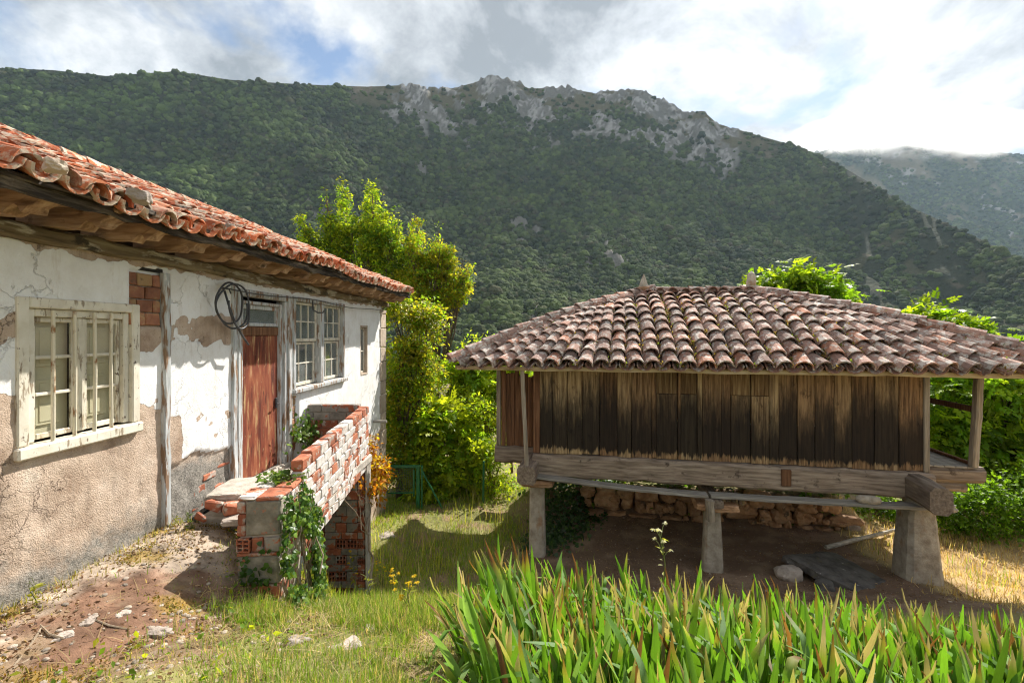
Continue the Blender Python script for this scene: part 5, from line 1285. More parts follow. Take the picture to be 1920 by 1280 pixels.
# behind the house
def spire(x, yt, yb, w, Y):
    n = 5; return [lob(x + rng.normal(0, w * .35), yt + (yb - yt) * (k + .5) / n, Y + rng.normal(0, .2), w * (.42 + 1.15 * (k + .5) / n), (yb - yt) / n * 1.05) for k in range(n)]
plant('leafy_tree', 'bushy green tree with pointed crowns rising behind the end of the house roof', 'tree', gbase(-4.6, 15.5),
      spire(572, 412, 520, 14, 15.5) + spire(608, 362, 520, 19, 15.6) + spire(642, 358, 530, 17, 15.8) + spire(690, 385, 540, 25, 15.3) + spire(716, 358, 540, 30, 15.2) + spire(743, 405, 560, 20, 15) + [lob(690, 495, 15.2, 66, 52), lob(712, 440, 15.1, 40, 52), lob(628, 470, 15.5, 36, 50), lob(660, 440, 15.5, 30, 50), lob(580, 470, 15.5, 24, 40), lob(760, 500, 15, 30, 60)], 4000, 12, LEAF, .105, GREEN * 1.1, YG, .42, .16, spread=.085)
plant('leafy_tree', 'yellowish green tree just right of the bushy tree, above the house corner', 'tree', gbase(-2.5, 14.6),
      spire(788, 424, 570, 22, 14.6) + spire(822, 432, 570, 20, 14.6) + spire(850, 466, 570, 22, 14.6) + spire(871, 486, 540, 9, 14.6) + [lob(810, 510, 14.6, 40, 50), lob(780, 540, 14.4, 40, 40)], 1800, 12, LEAF, .10, GR2 * 1.1, YEL * 1.0, .45, .10, spread=.085)
plant('climbing_vine', 'dense vine with white blossom and yellowing leaves covering the house corner', 'vine', gbase(-3.0, 12.0),
      [lob(752, 600, 12.0, 36, 44), lob(800, 610, 12.2, 34, 50), lob(750, 680, 12.0, 34, 60), lob(795, 700, 12.3, 44, 60), lob(745, 780, 12.0, 30, 60), lob(742, 860, 12.0, 26, 60), lob(772, 640, 12.0, 40, 50)], 1650, 11, LEAF, .10, GR2, YEL * 1.1, .42, .10, spread=.10, trunk='stem', crown='leaves')
bl = [px(x, y, 11.65) for (x, y) in ((752, 580), (765, 596), (785, 590), (808, 600), (815, 618), (790, 640), (770, 575), (760, 620), (830, 605), (800, 575))]
bp = np.repeat(np.array(bl), 16, 0) + rng.normal(0, .09, (160, 3)); A_, B_, C_ = frames(160, 1.0)
Vb, Fb, cb = scatter(*LEAF, bp, A_, B_, C_, .06, np.tile([.70, .68, .55], (160, 1)) * rng.uniform(.8, 1.1, (160, 1)))
o_ = [o for o in bpy.data.objects if o.name.startswith('climbing_vine')][0]
tag(obj('blossom', (Vb, Fb), M['grass'], o_, col=cb), kind='stuff')
# thicket beyond the gate: young saplings and shrubs
sap = [((745, 740, 12.9), 30, 70, 'shrub', 'leafy shrub pressed against the house corner below the vine'), ((815, 830, 12.6), 40, 60, 'shrub', 'dense lime green shrub above the gate brace'), ((875, 800, 13.2), 36, 66, 'shrub', 'dense lime green shrub midway between gate and granary'), ((770, 820, 13.0), 40, 70, 'shrub', 'bright green shrub directly behind the green gate'), ((830, 760, 13.8), 40, 70, 'sapling', 'tall pale green sapling right of the vine-covered corner'),
       ((880, 740, 14.4), 36, 60, 'sapling', 'light green sapling left of the granary screen, behind the fence post'), ((918, 800, 13.4), 30, 70, 'sapling', 'yellow green sapling growing close to the granary screen'),
       ((850, 850, 12.8), 46, 54, 'shrub', 'sunlit yellow green shrub between gate and fence post'), ((925, 880, 12.4), 44, 44, 'shrub', 'low leafy shrub behind the slim fence post'),
       ((800, 900, 12.2), 30, 36, 'shrub', 'small twiggy shrub just right of the gate post'), ((905, 690, 15.5), 44, 50, 'sapling', 'farthest sapling below the left corner of the granary roof'), ((960, 740, 15.0), 40, 50, 'sapling', 'sapling seen between the granary screen and its roof')]
for i, ((x, y, Y), rx, ry, nm, lab) in enumerate(sap):
    lobes = [lob(x, y, Y, rx, ry), lob(x - rx * .5, y - ry * .6, Y, rx * .55, ry * .5), lob(x + rx * .45, y - ry * .8, Y + .3, rx * .4, ry * .45), lob(x + rx * .2, y + ry * .7, Y - .2, rx * .9, ry * .5)]
    X = (x - HX) / F * Y
    plant(nm, lab, nm, gbase(X, Y), lobes, 340, 7 if i % 2 == 0 else 5, COMP if i % 2 else LEAF, .30 if i % 2 else .11, GR2 * 1.4, YG * 1.2, .62, .05, 'saplings and shrubs behind the gate', .14, nt=9, trunk='stem', crown='leaves')
# walnut trees behind the granary
WAL, WALY = np.array([0.16, 0.29, 0.02]), np.array([0.26, 0.36, 0.025])
plant('walnut_tree', 'broad bright green walnut crown rising behind the granary ridge', 'tree', gbase(9.6, 16.2),
      [lob(1432, 545, 16.2, 22, 24), lob(1480, 528, 16.2, 18, 24), lob(1520, 552, 16, 38, 32), lob(1572, 552, 16, 28, 24), lob(1594, 586, 15.8, 16, 12), lob(1470, 580, 16, 50, 28), lob(1540, 640, 15.6, 60, 40)], 620, 6, COMP, .36, WAL, WALY, .45, .2, spread=.26)
plant('walnut_tree', 'small walnut crown peeping over the right slope of the granary roof, nearer the ridge', 'tree', gbase(12.2, 14.2),
      [lob(1738, 604, 14.2, 22, 16), lob(1734, 588, 14.2, 8, 8), lob(1740, 680, 14, 50, 40), lob(1770, 760, 13.6, 60, 50)], 330, 6, COMP, .34, WAL, WALY, .5, .12, spread=.22)
plant('walnut_tree', 'walnut crown peeping over the right slope of the granary roof, nearer the picture edge', 'tree', gbase(13.6, 13.2),
      [lob(1822, 622, 13.6, 24, 14), lob(1812, 608, 13.6, 8, 8), lob(1850, 710, 13.4, 60, 40), lob(1905, 656, 13.4, 18, 10), lob(1850, 790, 13, 70, 55)], 520, 6, COMP, .34, WAL, WALY, .5, .14, spread=.22)
plant('walnut_tree', 'large sunlit leafy tree filling the gap right of the granary', 'tree', gbase(12.6, 11.6),
      [lob(1790, 750, 12.2, 60, 60), lob(1890, 740, 11.8, 70, 60), lob(1990, 760, 11.6, 80, 90), lob(1780, 850, 12.4, 60, 60), lob(1880, 850, 11.8, 70, 60), lob(1910, 930, 11.4, 70, 50), lob(2000, 900, 11.2, 80, 80), lob(1830, 920, 11.8, 60, 46)], 1050, 6, COMP, .34, WAL * 1.15, WALY * 1.2, .55, .16, spread=.24)
for (x, y, Y, rx, ry, lab) in ((1640, 962, 10.6, 60, 30, 'low green shrub behind the thick right pillar'), (1790, 965, 9.7, 50, 50, 'leafy shrub between the thick pillar and the leafy tree'), (1885, 960, 9.3, 70, 62, 'greyish green shrub at the right picture edge below the leafy tree'), (2010, 970, 9.0, 80, 70, 'shrub mostly beyond the right picture edge')):
    X = (x - HX) / F * Y
    plant('shrub', lab, 'shrub', gbase(X, Y), [lob(x, y, Y, rx, ry), lob(x + rx * .6, y - ry * .3, Y + .3, rx * .6, ry * .8), lob(x - rx * .6, y + 4, Y, rx * .6, ry * .7)], 620, 9, LEAF, .085, GREEN * 1.1, WAL, .4, .04, 'shrubs right of the granary', .12, trunk='stem', crown='leaves')

# ------------------------------------------------------------------ ivy, creeper
def carpet(P, N, tmpl, size, base, alt, altp, lift=.03):
    n = len(P); az = rng.normal(size=(n, 3)); Nn = N + rng.normal(0, .45, (n, 3)); Nn /= np.linalg.norm(Nn, axis=1, keepdims=True)
    B = az * .8 + np.array([0, 0, -.7]); B = B - Nn * (B * Nn).sum(1, keepdims=True); B /= np.linalg.norm(B, axis=1, keepdims=True)
    A = np.cross(B, Nn); col = np.where((rng.random(n) < altp)[:, None], alt, base) * rng.uniform(.65, 1.35, (n, 1))
    return scatter(*tmpl, P + Nn * (rng.random((n, 1)) * lift), A, B, Nn, size * rng.uniform(.6, 1.3, n), col)
ivy = thing('ivy', 'green ivy climbing the outer side of the near brick pier', 'ivy', (-1.95, 4.1, -2.5))
parts = []
n = 2600
n = 4200; yv = rng.uniform(3.86, 4.75, n); zv = rng.uniform(0, 1, n) ** .9
zt_ = np.interp(yv, [3.86, 4.0, 4.3, 4.45, 4.75], [-1.62, -1.44, -1.40, -1.55, -1.95]); zb_ = -2.6
z_ = zt_ + (zb_ - zt_) * zv
out = .05 + .13 * zv * np.sin(np.clip((yv - 3.82) / .95, 0, 1) * np.pi) + rng.normal(0, .02, n)
dens = vnoise(np.stack([yv, z_], 1), 6, 300, 3) > .43
P_ = np.stack([-1.73 - .07 * yv + out, yv, z_], 1)[dens]
parts.append(carpet(P_, np.tile([.95, -.3, .25], (len(P_), 1)), IVY, .046, np.array([.055, .125, .02]), np.array([.15, .24, .03]), .45))
for (d0, z0, nn_) in ((.27, -1.98, 22), (.10, -1.88, 16), (.29, -2.12, 30), (.20, -2.05, 16), (.08, -2.12, 28), (.24, -2.24, 16)):   # sprigs on the pier's front
    q_ = np.array([pp(3.915, z0, d0)]) + rng.normal(0, 1, (nn_, 3)) * np.array([.035, .008, .06]); q_ = q_[:nn_ // 2]; parts.append(carpet(q_, np.tile([0, -1, .2], (len(q_), 1)), IVY, .05, np.array([.04, .10, .018]), np.array([.07, .15, .02]), .3))
q_ = np.array([pp(4.40, -1.38, .18)]) + rng.normal(0, 1, (170, 3)) * np.array([.10, .09, .025]); parts.append(carpet(q_, np.tile([0, -.2, 1], (170, 1)), IVY, .05, np.array([.09, .17, .022]), np.array([.15, .22, .03]), .4))
q_ = np.array([wp(6.75, -1.42, .12)]) + rng.normal(0, 1, (240, 3)) * np.array([.07, .22, .12]); parts.append(carpet(q_, np.tile([.9, -.3, .3], (240, 1)), IVY, .065, np.array([.08, .16, .022]), np.array([.14, .21, .03]), .4))
Vi, Fi, ci_ = merge(parts); obj('leaves', (Vi, Fi), M['ivy'], ivy, col=ci_)
stems = []
for i in range(11):
    y0 = random.uniform(3.95, 4.7); p = np.array([-1.73 - .07 * y0 + .03, y0, -2.6]); path = [p.copy()]
    while path[-1][2] < np.interp(path[-1][1], [3.86, 4.3, 4.75], [-1.6, -1.45, -1.95]): path.append(path[-1] + np.array([random.gauss(0, .012), random.gauss(0, .035), .09]))
    stems.append(tube(path, np.linspace(.011, .004, len(path)).tolist(), 5))
for pts in ([px(585, 1030, 4.5), px(598, 985, 4.6), px(608, 955, 4.7), px(650, 930, 5.0)], [px(560, 950, 4.4), px(600, 948, 4.6), px(655, 905, 5.2), px(662, 880, 5.3)], [px(600, 1075, 4.3), px(606, 1040, 4.4), px(590, 1000, 4.4)]): stems.append(tube(pts, [.008, .007, .006, .004][:len(pts)], 5))
obj('stem', join(stems), M['twig'], ivy)
cre = thing('creeper', 'orange and yellow autumn creeper hanging off the far end of the brick parapet', 'creeper', (-2.1, 6.6, -2.3))
lob_c = [((px(672, 905, 6.3)), (.32, .25, .10)), ((px(705, 880, 7.6)), (.22, .2, .26)), ((px(690, 840, 7.6)), (.10, .1, .2)), ((px(640, 930, 5.9)), (.16, .15, .08)), ((px(700, 925, 7.0)), (.2, .2, .12))]
(Vc, Fc_, cc_), cen = crown_geo([(np.array(a), b) for a, b in lob_c], 210, 11, LEAF, .075, np.array([.42, .17, .02]), np.array([.46, .33, .03]), .5, .06, 1.0)
obj('leaves', (Vc, Fc_), M['leaf'], cre, col=cc_)
obj('stem', limbs((-2.0, 6.5, -3.6), [(np.array(a), b) for a, b in lob_c], cen, .02, 5), M['twig'], cre)

# ivy cover on the bank and under the left end of the granary
def on_ground(n, x0, x1, y0, y1, f, seed):
    r = np.random.default_rng(seed); X = r.uniform(x0, x1, n); Y = r.uniform(y0, y1, n)
    k = f(X, Y) > r.random(n); X, Y = X[k], Y[k]; return np.stack([X, Y, hgt(X, Y)], 1)
def bankf(X, Y):
    a, b = Ginv(X, Y); return sstep(-.9, .1, a) * (1 - sstep(6.2, 7, a)) * sstep(2.35, 2.8, b)
pb = on_ground(15000, -.8, 8.2, 9, 15, bankf, 1)
pb[:, 2] += np.abs(vnoise(pb[:, :2], 1.2, 330, 3) - .3) * .5
V1_, F1_, c1_ = carpet(pb, np.tile([0, -.3, 1.0], (len(pb), 1)), IVY, .11, np.array([.075, .16, .02]), np.array([.16, .25, .03]), .5, .12)
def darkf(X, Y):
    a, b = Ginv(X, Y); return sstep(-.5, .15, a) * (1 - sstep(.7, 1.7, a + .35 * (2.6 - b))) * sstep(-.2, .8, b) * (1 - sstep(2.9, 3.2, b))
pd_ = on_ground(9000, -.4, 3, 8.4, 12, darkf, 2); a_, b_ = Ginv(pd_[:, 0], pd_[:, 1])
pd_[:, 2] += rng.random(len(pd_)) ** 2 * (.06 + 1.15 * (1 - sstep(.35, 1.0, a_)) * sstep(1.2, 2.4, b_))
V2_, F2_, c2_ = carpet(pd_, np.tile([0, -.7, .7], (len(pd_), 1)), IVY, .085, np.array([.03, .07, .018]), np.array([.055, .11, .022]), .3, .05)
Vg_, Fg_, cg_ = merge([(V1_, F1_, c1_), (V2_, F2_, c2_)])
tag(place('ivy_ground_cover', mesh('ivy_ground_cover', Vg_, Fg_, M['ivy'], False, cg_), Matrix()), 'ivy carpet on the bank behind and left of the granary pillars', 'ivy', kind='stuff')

# ------------------------------------------------------------------ grass
BL = (np.array([(-.5, 0, 0), (.5, 0, 0), (-.4, .10, .42), (.4, .10, .42), (0, .38, .95)]), np.array([(0, 1, 3), (0, 3, 2), (2, 3, 4)]))
def blades(P, hgt_, wid, base, alt, altp, bend=1.0):
    n = len(P); az = rng.uniform(0, 2 * np.pi, n); h = hgt_ * rng.uniform(.45, 1.35, n) if np.isscalar(hgt_) else hgt_
    T, TF = BL; ca, sa = np.cos(az), np.sin(az); w = wid * rng.uniform(.6, 1.3, n); bd = rng.uniform(.2, 1.9, n) * bend
    A = np.stack([ca, sa, 0 * ca], 1) * w[:, None]; B = np.stack([-sa, ca, 0 * ca], 1) * (h * bd)[:, None]; C = np.tile([0, 0, 1.0], (n, 1)) * (h * np.clip(1.15 - .3 * bd, .35, 1))[:, None]
    col = np.where((rng.random(n) < altp)[:, None], alt, base) * rng.uniform(.65, 1.35, (n, 1))
    return scatter(T, TF, P, A, B, C, 1.0, col)
GG, GYL, GDRY = np.array([.17, .27, .035]), np.array([.34, .36, .06]), np.array([.55, .45, .25])
def lawnf(X, Y):
    w = sstep(-2.75, -1.7, X + (vnoise(np.stack([X, Y], 1), 1.6, 401, 4) - .5) * 1.4)
    a, b = Ginv(X, Y)
    w = np.where(Y > 5, sstep(-3.4, -3.2, X), w)
    d = sstep(-1.0, .2, a + (vnoise(np.stack([X, Y], 1), 1.3, 21, 5) - .5) * 1.2) * (1 - sstep(6.1, 6.9, a)) * sstep(-2.6, -1.6, b) * (1 - sstep(2.7, 3.0, b))
    patch = .25 + .75 * sstep(.36, .58, vnoise(np.stack([X, Y], 1), 1.1, 402, 4))
    return w * (1 - .97 * d) * patch
gp1 = on_ground(75000, -3.0, .4, 1.7, 4.6, lawnf, 11)
gp2 = on_ground(46000, -3.4, 2.2, 4.2, 14.5, lawnf, 12)
gp3 = on_ground(6000, -3.6, -1.6, 1.7, 4.6, lambda X, Y: .35 * sstep(.52, .66, vnoise(np.stack([X, Y], 1), 1.8, 403, 4)), 13)
dryness1 = vnoise(gp1[:, :2], .9, 404, 3)
hh_ = (.022 + .15 * sstep(.38, .72, vnoise(gp1[:, :2], 2.6, 431, 4))) * rng.uniform(.4, 1.5, len(gp1))
V1_, F1_, c1_ = blades(gp1, hh_, .0048, GG * 1.1, GDRY * .85, .26)
st_ = on_ground(5200, -3.0, .4, 1.7, 5.0, lambda X, Y: lawnf(X, Y) ** .5, 14); st_[:, 2] += .012
Vs_, Fs_, cs_ = blades(st_, .13, .004, GDRY, GDRY * .7, .4, 3.0)
V2_, F2_, c2_ = blades(gp2, .15, .010, GG * 1.1, GYL, .32)
V3_, F3_, c3_ = blades(gp3, .05, .006, GYL * .8, GDRY, .5)
tal = on_ground(3200, -3.3, .4, 5.5, 14, lambda X, Y: sstep(.45, .6, vnoise(np.stack([X, Y], 1), .8, 406, 3)) * lawnf(X, Y), 15)
wf = on_ground(5200, -3.5, -2.6, 1.2, 5.2, lambda X, Y: (X < WX(Y) + .05 + .30 * rng.random(len(X)) ** 2) * (X > WX(Y) + .01) * 1.0, 25)
V5_, F5_, c5_ = blades(wf, .075, .005, GYL * .8, GDRY * .8, .5)
V4_, F4_, c4_ = blades(tal, .42, .010, GYL, GDRY * .9, .35, .6)
Vg_, Fg_, cg_ = merge([(V1_, F1_, c1_), (V2_, F2_, c2_), (V3_, F3_, c3_), (V4_, F4_, c4_), (Vs_, Fs_, cs_), (V5_, F5_, c5_)])
tag(place('grass', mesh('grass', Vg_, Fg_, M['grass'], False, cg_), Matrix()), 'rough green grass between the house and the granary', 'grass', kind='stuff')
clov = on_ground(9000, -2.9, .3, 1.7, 7.5, lambda X, Y: lawnf(X, Y) * sstep(.48, .6, vnoise(np.stack([X, Y], 1), 1.5, 407, 4)), 16); clov[:, 2] += .02 + rng.random(len(clov)) * .05
A_, B_, C_ = frames(len(clov), .5); Vk, Fk, ck = scatter(*LEAF, clov, A_, B_, C_, .042 * rng.uniform(.6, 1.5, len(clov)), np.where((rng.random(len(clov)) < .4)[:, None], YG, GREEN * 1.1) * rng.uniform(.7, 1.3, (len(clov), 1)))
tag(place('low_weeds', mesh('low_weeds', Vk, Fk, M['leaf'], False, ck), Matrix()), 'small broad-leaved weeds growing low among the grass', 'weeds', kind='stuff')
def dryf(X, Y):
    a, b = Ginv(X, Y); return sstep(6.0, 6.8, a + .5 * (vnoise(np.stack([X, Y], 1), 1.5, 408, 4) - .5)) * sstep(-4.6, -3, b) * (1 - sstep(2.6, 4.5, b))
dp = on_ground(30000, 4.5, 13.5, 4.0, 13, dryf, 17)
V1_, F1_, c1_ = blades(dp, .17, .009, GDRY * 1.05, GDRY * np.array([.75, .62, .45]), .4, 1.3)
dp2 = on_ground(4500, 4.5, 13.5, 5.0, 13, lambda X, Y: dryf(X, Y) * sstep(.5, .62, vnoise(np.stack([X, Y], 1), 1.1, 409, 4)), 18)
V2_, F2_, c2_ = blades(dp2, .22, .012, GYL, GG, .5)
Vg_, Fg_, cg_ = merge([(V1_, F1_, c1_), (V2_, F2_, c2_)])
tag(place('dry_grass', mesh('dry_grass', Vg_, Fg_, M['grass'], False, cg_), Matrix()), 'sun-bleached dry grass on the ground right of the granary', 'grass', kind='stuff')
# moss and stonecrop cushions on the bare earth by the house
mp = on_ground(900, -3.6, -1.7, 1.6, 4.9, lambda X, Y: sstep(.50, .62, vnoise(np.stack([X, Y], 1), 2.4, 31, 5)) * sstep(-1.8, -2.3, X), 19)
mp = np.repeat(mp, 14, 0) + rng.normal(0, 1, (len(mp) * 14, 3)) * np.array([.035, .035, .010]); mp[:, 2] += .012
A_, B_, C_ = frames(len(mp), 1.0); Vk, Fk, ck = scatter(*LEAF, mp, A_, B_, C_, .022, np.where((rng.random(len(mp)) < .45)[:, None], np.array([.30, .19, .04]), np.array([.16, .15, .03])) * rng.uniform(.6, 1.3, (len(mp), 1)))
tag(place('stonecrop', mesh('stonecrop', Vk, Fk, M['grass'], False, ck), Matrix()), 'ochre moss and stonecrop cushions on the bare earth by the house', 'moss', kind='stuff')
# gravel and crumbled plaster
rp_ = np.concatenate([on_ground(4200, -3.7, -1.4, 1.5, 5.0, lambda X, Y: .25 + .75 * sstep(.5, .65, vnoise(np.stack([X, Y], 1), 2.2, 411, 4)), 20), on_ground(900, .3, 7.5, 5.5, 11, lambda X, Y: 0 * X + .5, 21)])
I1 = (ICO1[0] * np.array([1, .8, .5]), np.array(ICO1[1])); az = rng.uniform(0, 6.28, len(rp_))
A_ = np.stack([np.cos(az), np.sin(az), 0 * az], 1); B_ = np.stack([-np.sin(az), np.cos(az), 0 * az], 1); C_ = np.tile([0, 0, 1.0], (len(rp_), 1))
Vk, Fk, ck = scatter(*I1, rp_, A_, B_, C_, .006 + .022 * rng.random(len(rp_)) ** 4, np.array([.44, .37, .30]) * rng.uniform(.4, 1.15, (len(rp_), 1)))
tag(place('gravel', mesh('gravel', Vk, Fk, M['ground'], False, ck), Matrix()), 'gravel and crumbled plaster strewn over the ground', 'gravel', kind='stuff')
lt = np.concatenate([on_ground(16000, -3.7, -1.3, 1.5, 5.0, lambda X, Y: .2 + .8 * sstep(.42, .6, vnoise(np.stack([X, Y], 1), 2.0, 421, 4)), 22), on_ground(20000, -.4, 7.0, 5.8, 11.2, lambda X, Y: .25 + .75 * sstep(.42, .6, vnoise(np.stack([X, Y], 1), 1.5, 425, 4)), 23)]); lt[:, 2] += .006
A_, B_, C_ = frames(len(lt), .35); Vk, Fk, ck = scatter(LEAF[0] * np.array([.8, 1, 1]), LEAF[1], lt, A_, B_, C_, .028 * rng.uniform(.4, 1.6, len(lt)), np.where((rng.random(len(lt)) < .5)[:, None], np.array([.20, .11, .06]), np.array([.38, .29, .19])) * rng.uniform(.4, 1.2, (len(lt), 1)))
tag(place('leaf_litter', mesh('leaf_litter', Vk, Fk, M['grass'], False, ck), Matrix()), 'dead brown leaves and chips littering the bare ground', 'leaf litter', kind='stuff')
stones = [(300, 1185, .16, 'pale flat stone in the brown earth left of the shadow tip'), (110, 1195, .13, 'small pale stone near the twigs at the lower left'), (165, 1165, .12, 'pale stone in the earth nearest the house wall'), (560, 1205, .20, 'grey stone half sunk in the grass below the ivy'), (650, 1215, .24, 'largest pale stone in the grass, right of the sunk grey stone'), (690, 1180, .14, 'small pale stone in the grass towards the irises'), (225, 1150, .12, 'cement crumb at the edge of the worn apron'), (725, 1005, .40, 'grey boulder in the grass below the gate')]
for k, (x, y, s_, lab) in enumerate(stones):
    d = np.array(px(x, y, 1.0)); Y = 2.0
    while Y < 14 and d[2] * Y > gz(d[0] * Y, Y): Y += .02
    p = d * Y; tag(obj('stone', rock(p - np.array([0, 0, s_ * .12]), (s_ * 1.0, s_ * .75, s_ * .55), 500 + k, ICO3, .5, .5, k), M['pale_rock']), lab, 'stone', 'loose stones on the yard ground')
def ray_ground(x, y):
    d = np.array(px(x, y, 1.0)); Y = 1.6
    while Y < 20 and d[2] * Y > gz(d[0] * Y, Y): Y += .02
    return d * Y
for k, (pts, r_, lab) in enumerate((([(18, 1262), (55, 1215), (78, 1180), (95, 1175)], .006, 'long thin dry twig bent across the earth at the lower left corner'), ([(25, 1255), (60, 1235), (95, 1222)], .005, 'short dry twig beside the long bent twig'), ([(75, 1175), (92, 1192), (118, 1200)], .007, 'dark crooked twig above the long bent twig'), ([(180, 1165), (205, 1175), (245, 1183)], .006, 'thin twig lying right of the pale stones'), ([(440, 1140), (490, 1135), (522, 1122)], .008, 'bleached branch lying at the foot of the brick pier'))):
    tag(obj('twig', tube([ray_ground(*p) + np.array([0, 0, r_ * 2]) for p in pts], r_, 5), M['twig']), lab, 'twig', 'dry twigs on the ground')

# ------------------------------------------------------------------ flowering weeds
def weed(x, y, ytop, label, nm, flowers, lean=0.0, n_leaf=16, branch=5, r_=.006, leafc=GYL, fl=.028, Yf=None):
    b = ray_ground(x, y) if Yf is None else np.array(px(x, y, Yf)); Y = b[1]; b[2] -= .03
    t = np.array(px(x + lean, ytop, Y)); H = t - b; wd = thing(nm, label, 'weed', tuple(b))
    main = [b + H * k + np.array([.02 * math.sin(k * 5), .02 * math.cos(k * 4), 0]) for k in np.linspace(0, 1, 7)]; gs = [tube(main, np.linspace(r_, r_ * .4, 7).tolist(), 5)]; tips = [main[-1]]
    L = np.linalg.norm(H)
    for i in range(branch):
        k = .45 + .5 * i / branch; p = b + H * k; a = random.uniform(0, 6.28); e = p + np.array([math.cos(a) * .16 * L, math.sin(a) * .16 * L, .2 * L]); gs.append(tube([p, (p + e) / 2 + np.array([0, 0, .02]), e], [r_ * .5, r_ * .4, r_ * .25], 4)); tips.append(e)
    obj('stem', join(gs), M['stemg'], wd)
    k = rng.random(n_leaf) ** .8 * .9; P = b + H * k[:, None]; A, B, C = frames(n_leaf, .3)
    B[:, 2] = np.abs(B[:, 2]) * .6; C = np.cross(A, B)
    V, Fc, c = scatter(LEAF[0] * np.array([.55, 1, 1]), LEAF[1], P, A, B, C, .11 * L ** .5 * rng.uniform(.6, 1.3, n_leaf), np.tile(leafc, (n_leaf, 1)) * rng.uniform(.7, 1.2, (n_leaf, 1)))
    obj('leaves', (V, Fc), M['leaf'], wd, col=c)
    if flowers is not None:
        for tp in tips:
            m = 9; A, B, C = frames(m, .25); V, Fc, c = scatter(*LEAF, np.tile(tp, (m, 1)), A, B, C, fl, np.tile(flowers, (m, 1)))
            obj('flower', (V, Fc), M['grass'], wd, col=c)
    return wd
M['stemg'] = pmat('green_stem', [(.3, (.12, .15, .04)), (.7, (.22, .22, .08))], 8)
YF = np.array([.62, .46, .02])
weed(668, 1130, 1030, 'tall thin weed with yellow flowers right of the ivy-covered pier', 'yellow_weed', YF, -8)
weed(735, 1135, 1075, 'branching yellow-flowered weed left of the irises', 'yellow_weed', YF, 6, 18, 8)
weed(690, 1150, 1062, 'upright broad-leaved weed between ivy and irises', 'leafy_weed', None, 2, 22, 4)
weed(760, 1165, 1090, 'low yellow-flowered weed nearest the iris bed', 'yellow_weed', YF, 10, 14, 6)
weed(715, 1100, 1052, 'farthest small yellow-flowered weed in the shaded grass', 'yellow_weed', YF, 0, 12, 5)
weed(1245, 1085, 992, 'slender pale wildflower standing up before the dark space under the granary', 'tall_weed', np.array([.6, .6, .45]), -6, 12, 7, .007, GYL, .03, 4.0)
weed(355, 990, 955, 'small green weed at the wall foot left of the doorstep rubble', 'leafy_weed', None, 0, 34, 4, .005, np.array([.11, .19, .04]))
weed(395, 985, 965, 'tiny bright green weed among the doorstep rubble', 'leafy_weed', None, 0, 22, 3, .004, np.array([.16, .24, .03]))
weed(60, 1140, 1085, 'dry grassy weed at the house wall foot, lower left', 'dry_weed', None, 6, 26, 5, .004, GYL * .9)
weed(330, 985, 962, 'thin weed by the timber post foot', 'leafy_weed', None, 0, 20, 3, .004, GYL)

# ------------------------------------------------------------------ irises
def iris_mesh(seed):
    r = np.random.default_rng(seed); n = 9; V, Fc, c = [], [], []
    bend = r.uniform(.05, .75); kink = r.random() < .26; w = r.uniform(.026, .044); brown = r.random()
    tipstart = r.uniform(.15, .4) if brown < .05 else r.uniform(.6, .85) if brown < .16 else (r.uniform(.92, .97) if brown < .42 else 1.5)
    tipc = np.array([.19, .09, .045]) if r.random() < .45 else np.array([.36, .29, .20])
    g = np.array([.105, .22, .026]) * r.uniform(.65, 1.25) if r.random() < .80 else np.array([.14, .235, .085]) * r.uniform(.8, 1.2)
    pos = np.zeros(3); ang = 0.0
    for i in range(n + 1):
        t = i / n
        if i: 
            ang += bend / n * 1.6 * t + (r.uniform(.5, .9) if kink and i in (6, 7) else 0) + (r.normal(0, .15) if t > tipstart else 0)
            pos = pos + np.array([0, math.sin(ang), math.cos(ang)]) / n
        ww = w * (min(1, .55 + 1.6 * t) if t < .3 else 1) * (1 - max(0, (t - .55) / .45) ** 2.2) * .5 + .0015
        if t > tipstart: ww *= .72
        for s_, dz in ((-1, 0), (0, .010), (1, 0)): V.append((s_ * ww, pos[1] + dz * (1 if s_ == 0 else 0), pos[2]))
        k = float(sstep(tipstart - .12, tipstart + .02, t)); yel = float(sstep(tipstart - .22, tipstart - .03, t)) * .55
        cg = g * (1 - yel) + np.array([.28, .27, .04]) * yel; cg = cg * (.75 + .5 * min(1, t * 1.5)); cc_ = cg * (1 - k) + tipc * k
        c += [cc_ * r.uniform(.92, 1.08), cc_ * .92, cc_ * r.uniform(.92, 1.08)]
    for i in range(n):
        for q_ in (0, 1): a = i * 3 + q_; Fc.append((a, a + 1, a + 4, a + 3))
    return mesh('leaf', np.array(V), np.array(Fc), M['iris'], True, np.array(c)), tipstart < .9, kink
IMX = [iris_mesh(s) for s in range(48)]; IM = [m[0] for m in IMX]
def iris_tip(X, Y):   # the bed: along the edge of the drop, thinning to the left
    return True
beds = []
r_ = np.random.default_rng(77)
tries = 0
while len(beds) < 250 and tries < 16000:
    tries += 1
    Y = r_.uniform(1.75, 4.05); X = r_.uniform(-.65, 4.6)
    lo = -.07 - .13 * (Y - 1.9) - .14 * math.sin(Y * 3)
    if X < lo: continue
    if Y > np.interp(X, [-.6, .2, 1.0, 2.0, 3.0, 4.6], [3.6, 4.05, 3.8, 3.6, 3.3, 2.8]): continue
    if X / Y > 1.32 or X / Y < -.3: continue
    if any((X - a) ** 2 + (Y - b) ** 2 < (.118 + .012 * Y) ** 2 for a, b, _ in beds): continue
    beds.append((X, Y, r_.random()))
beds.sort()
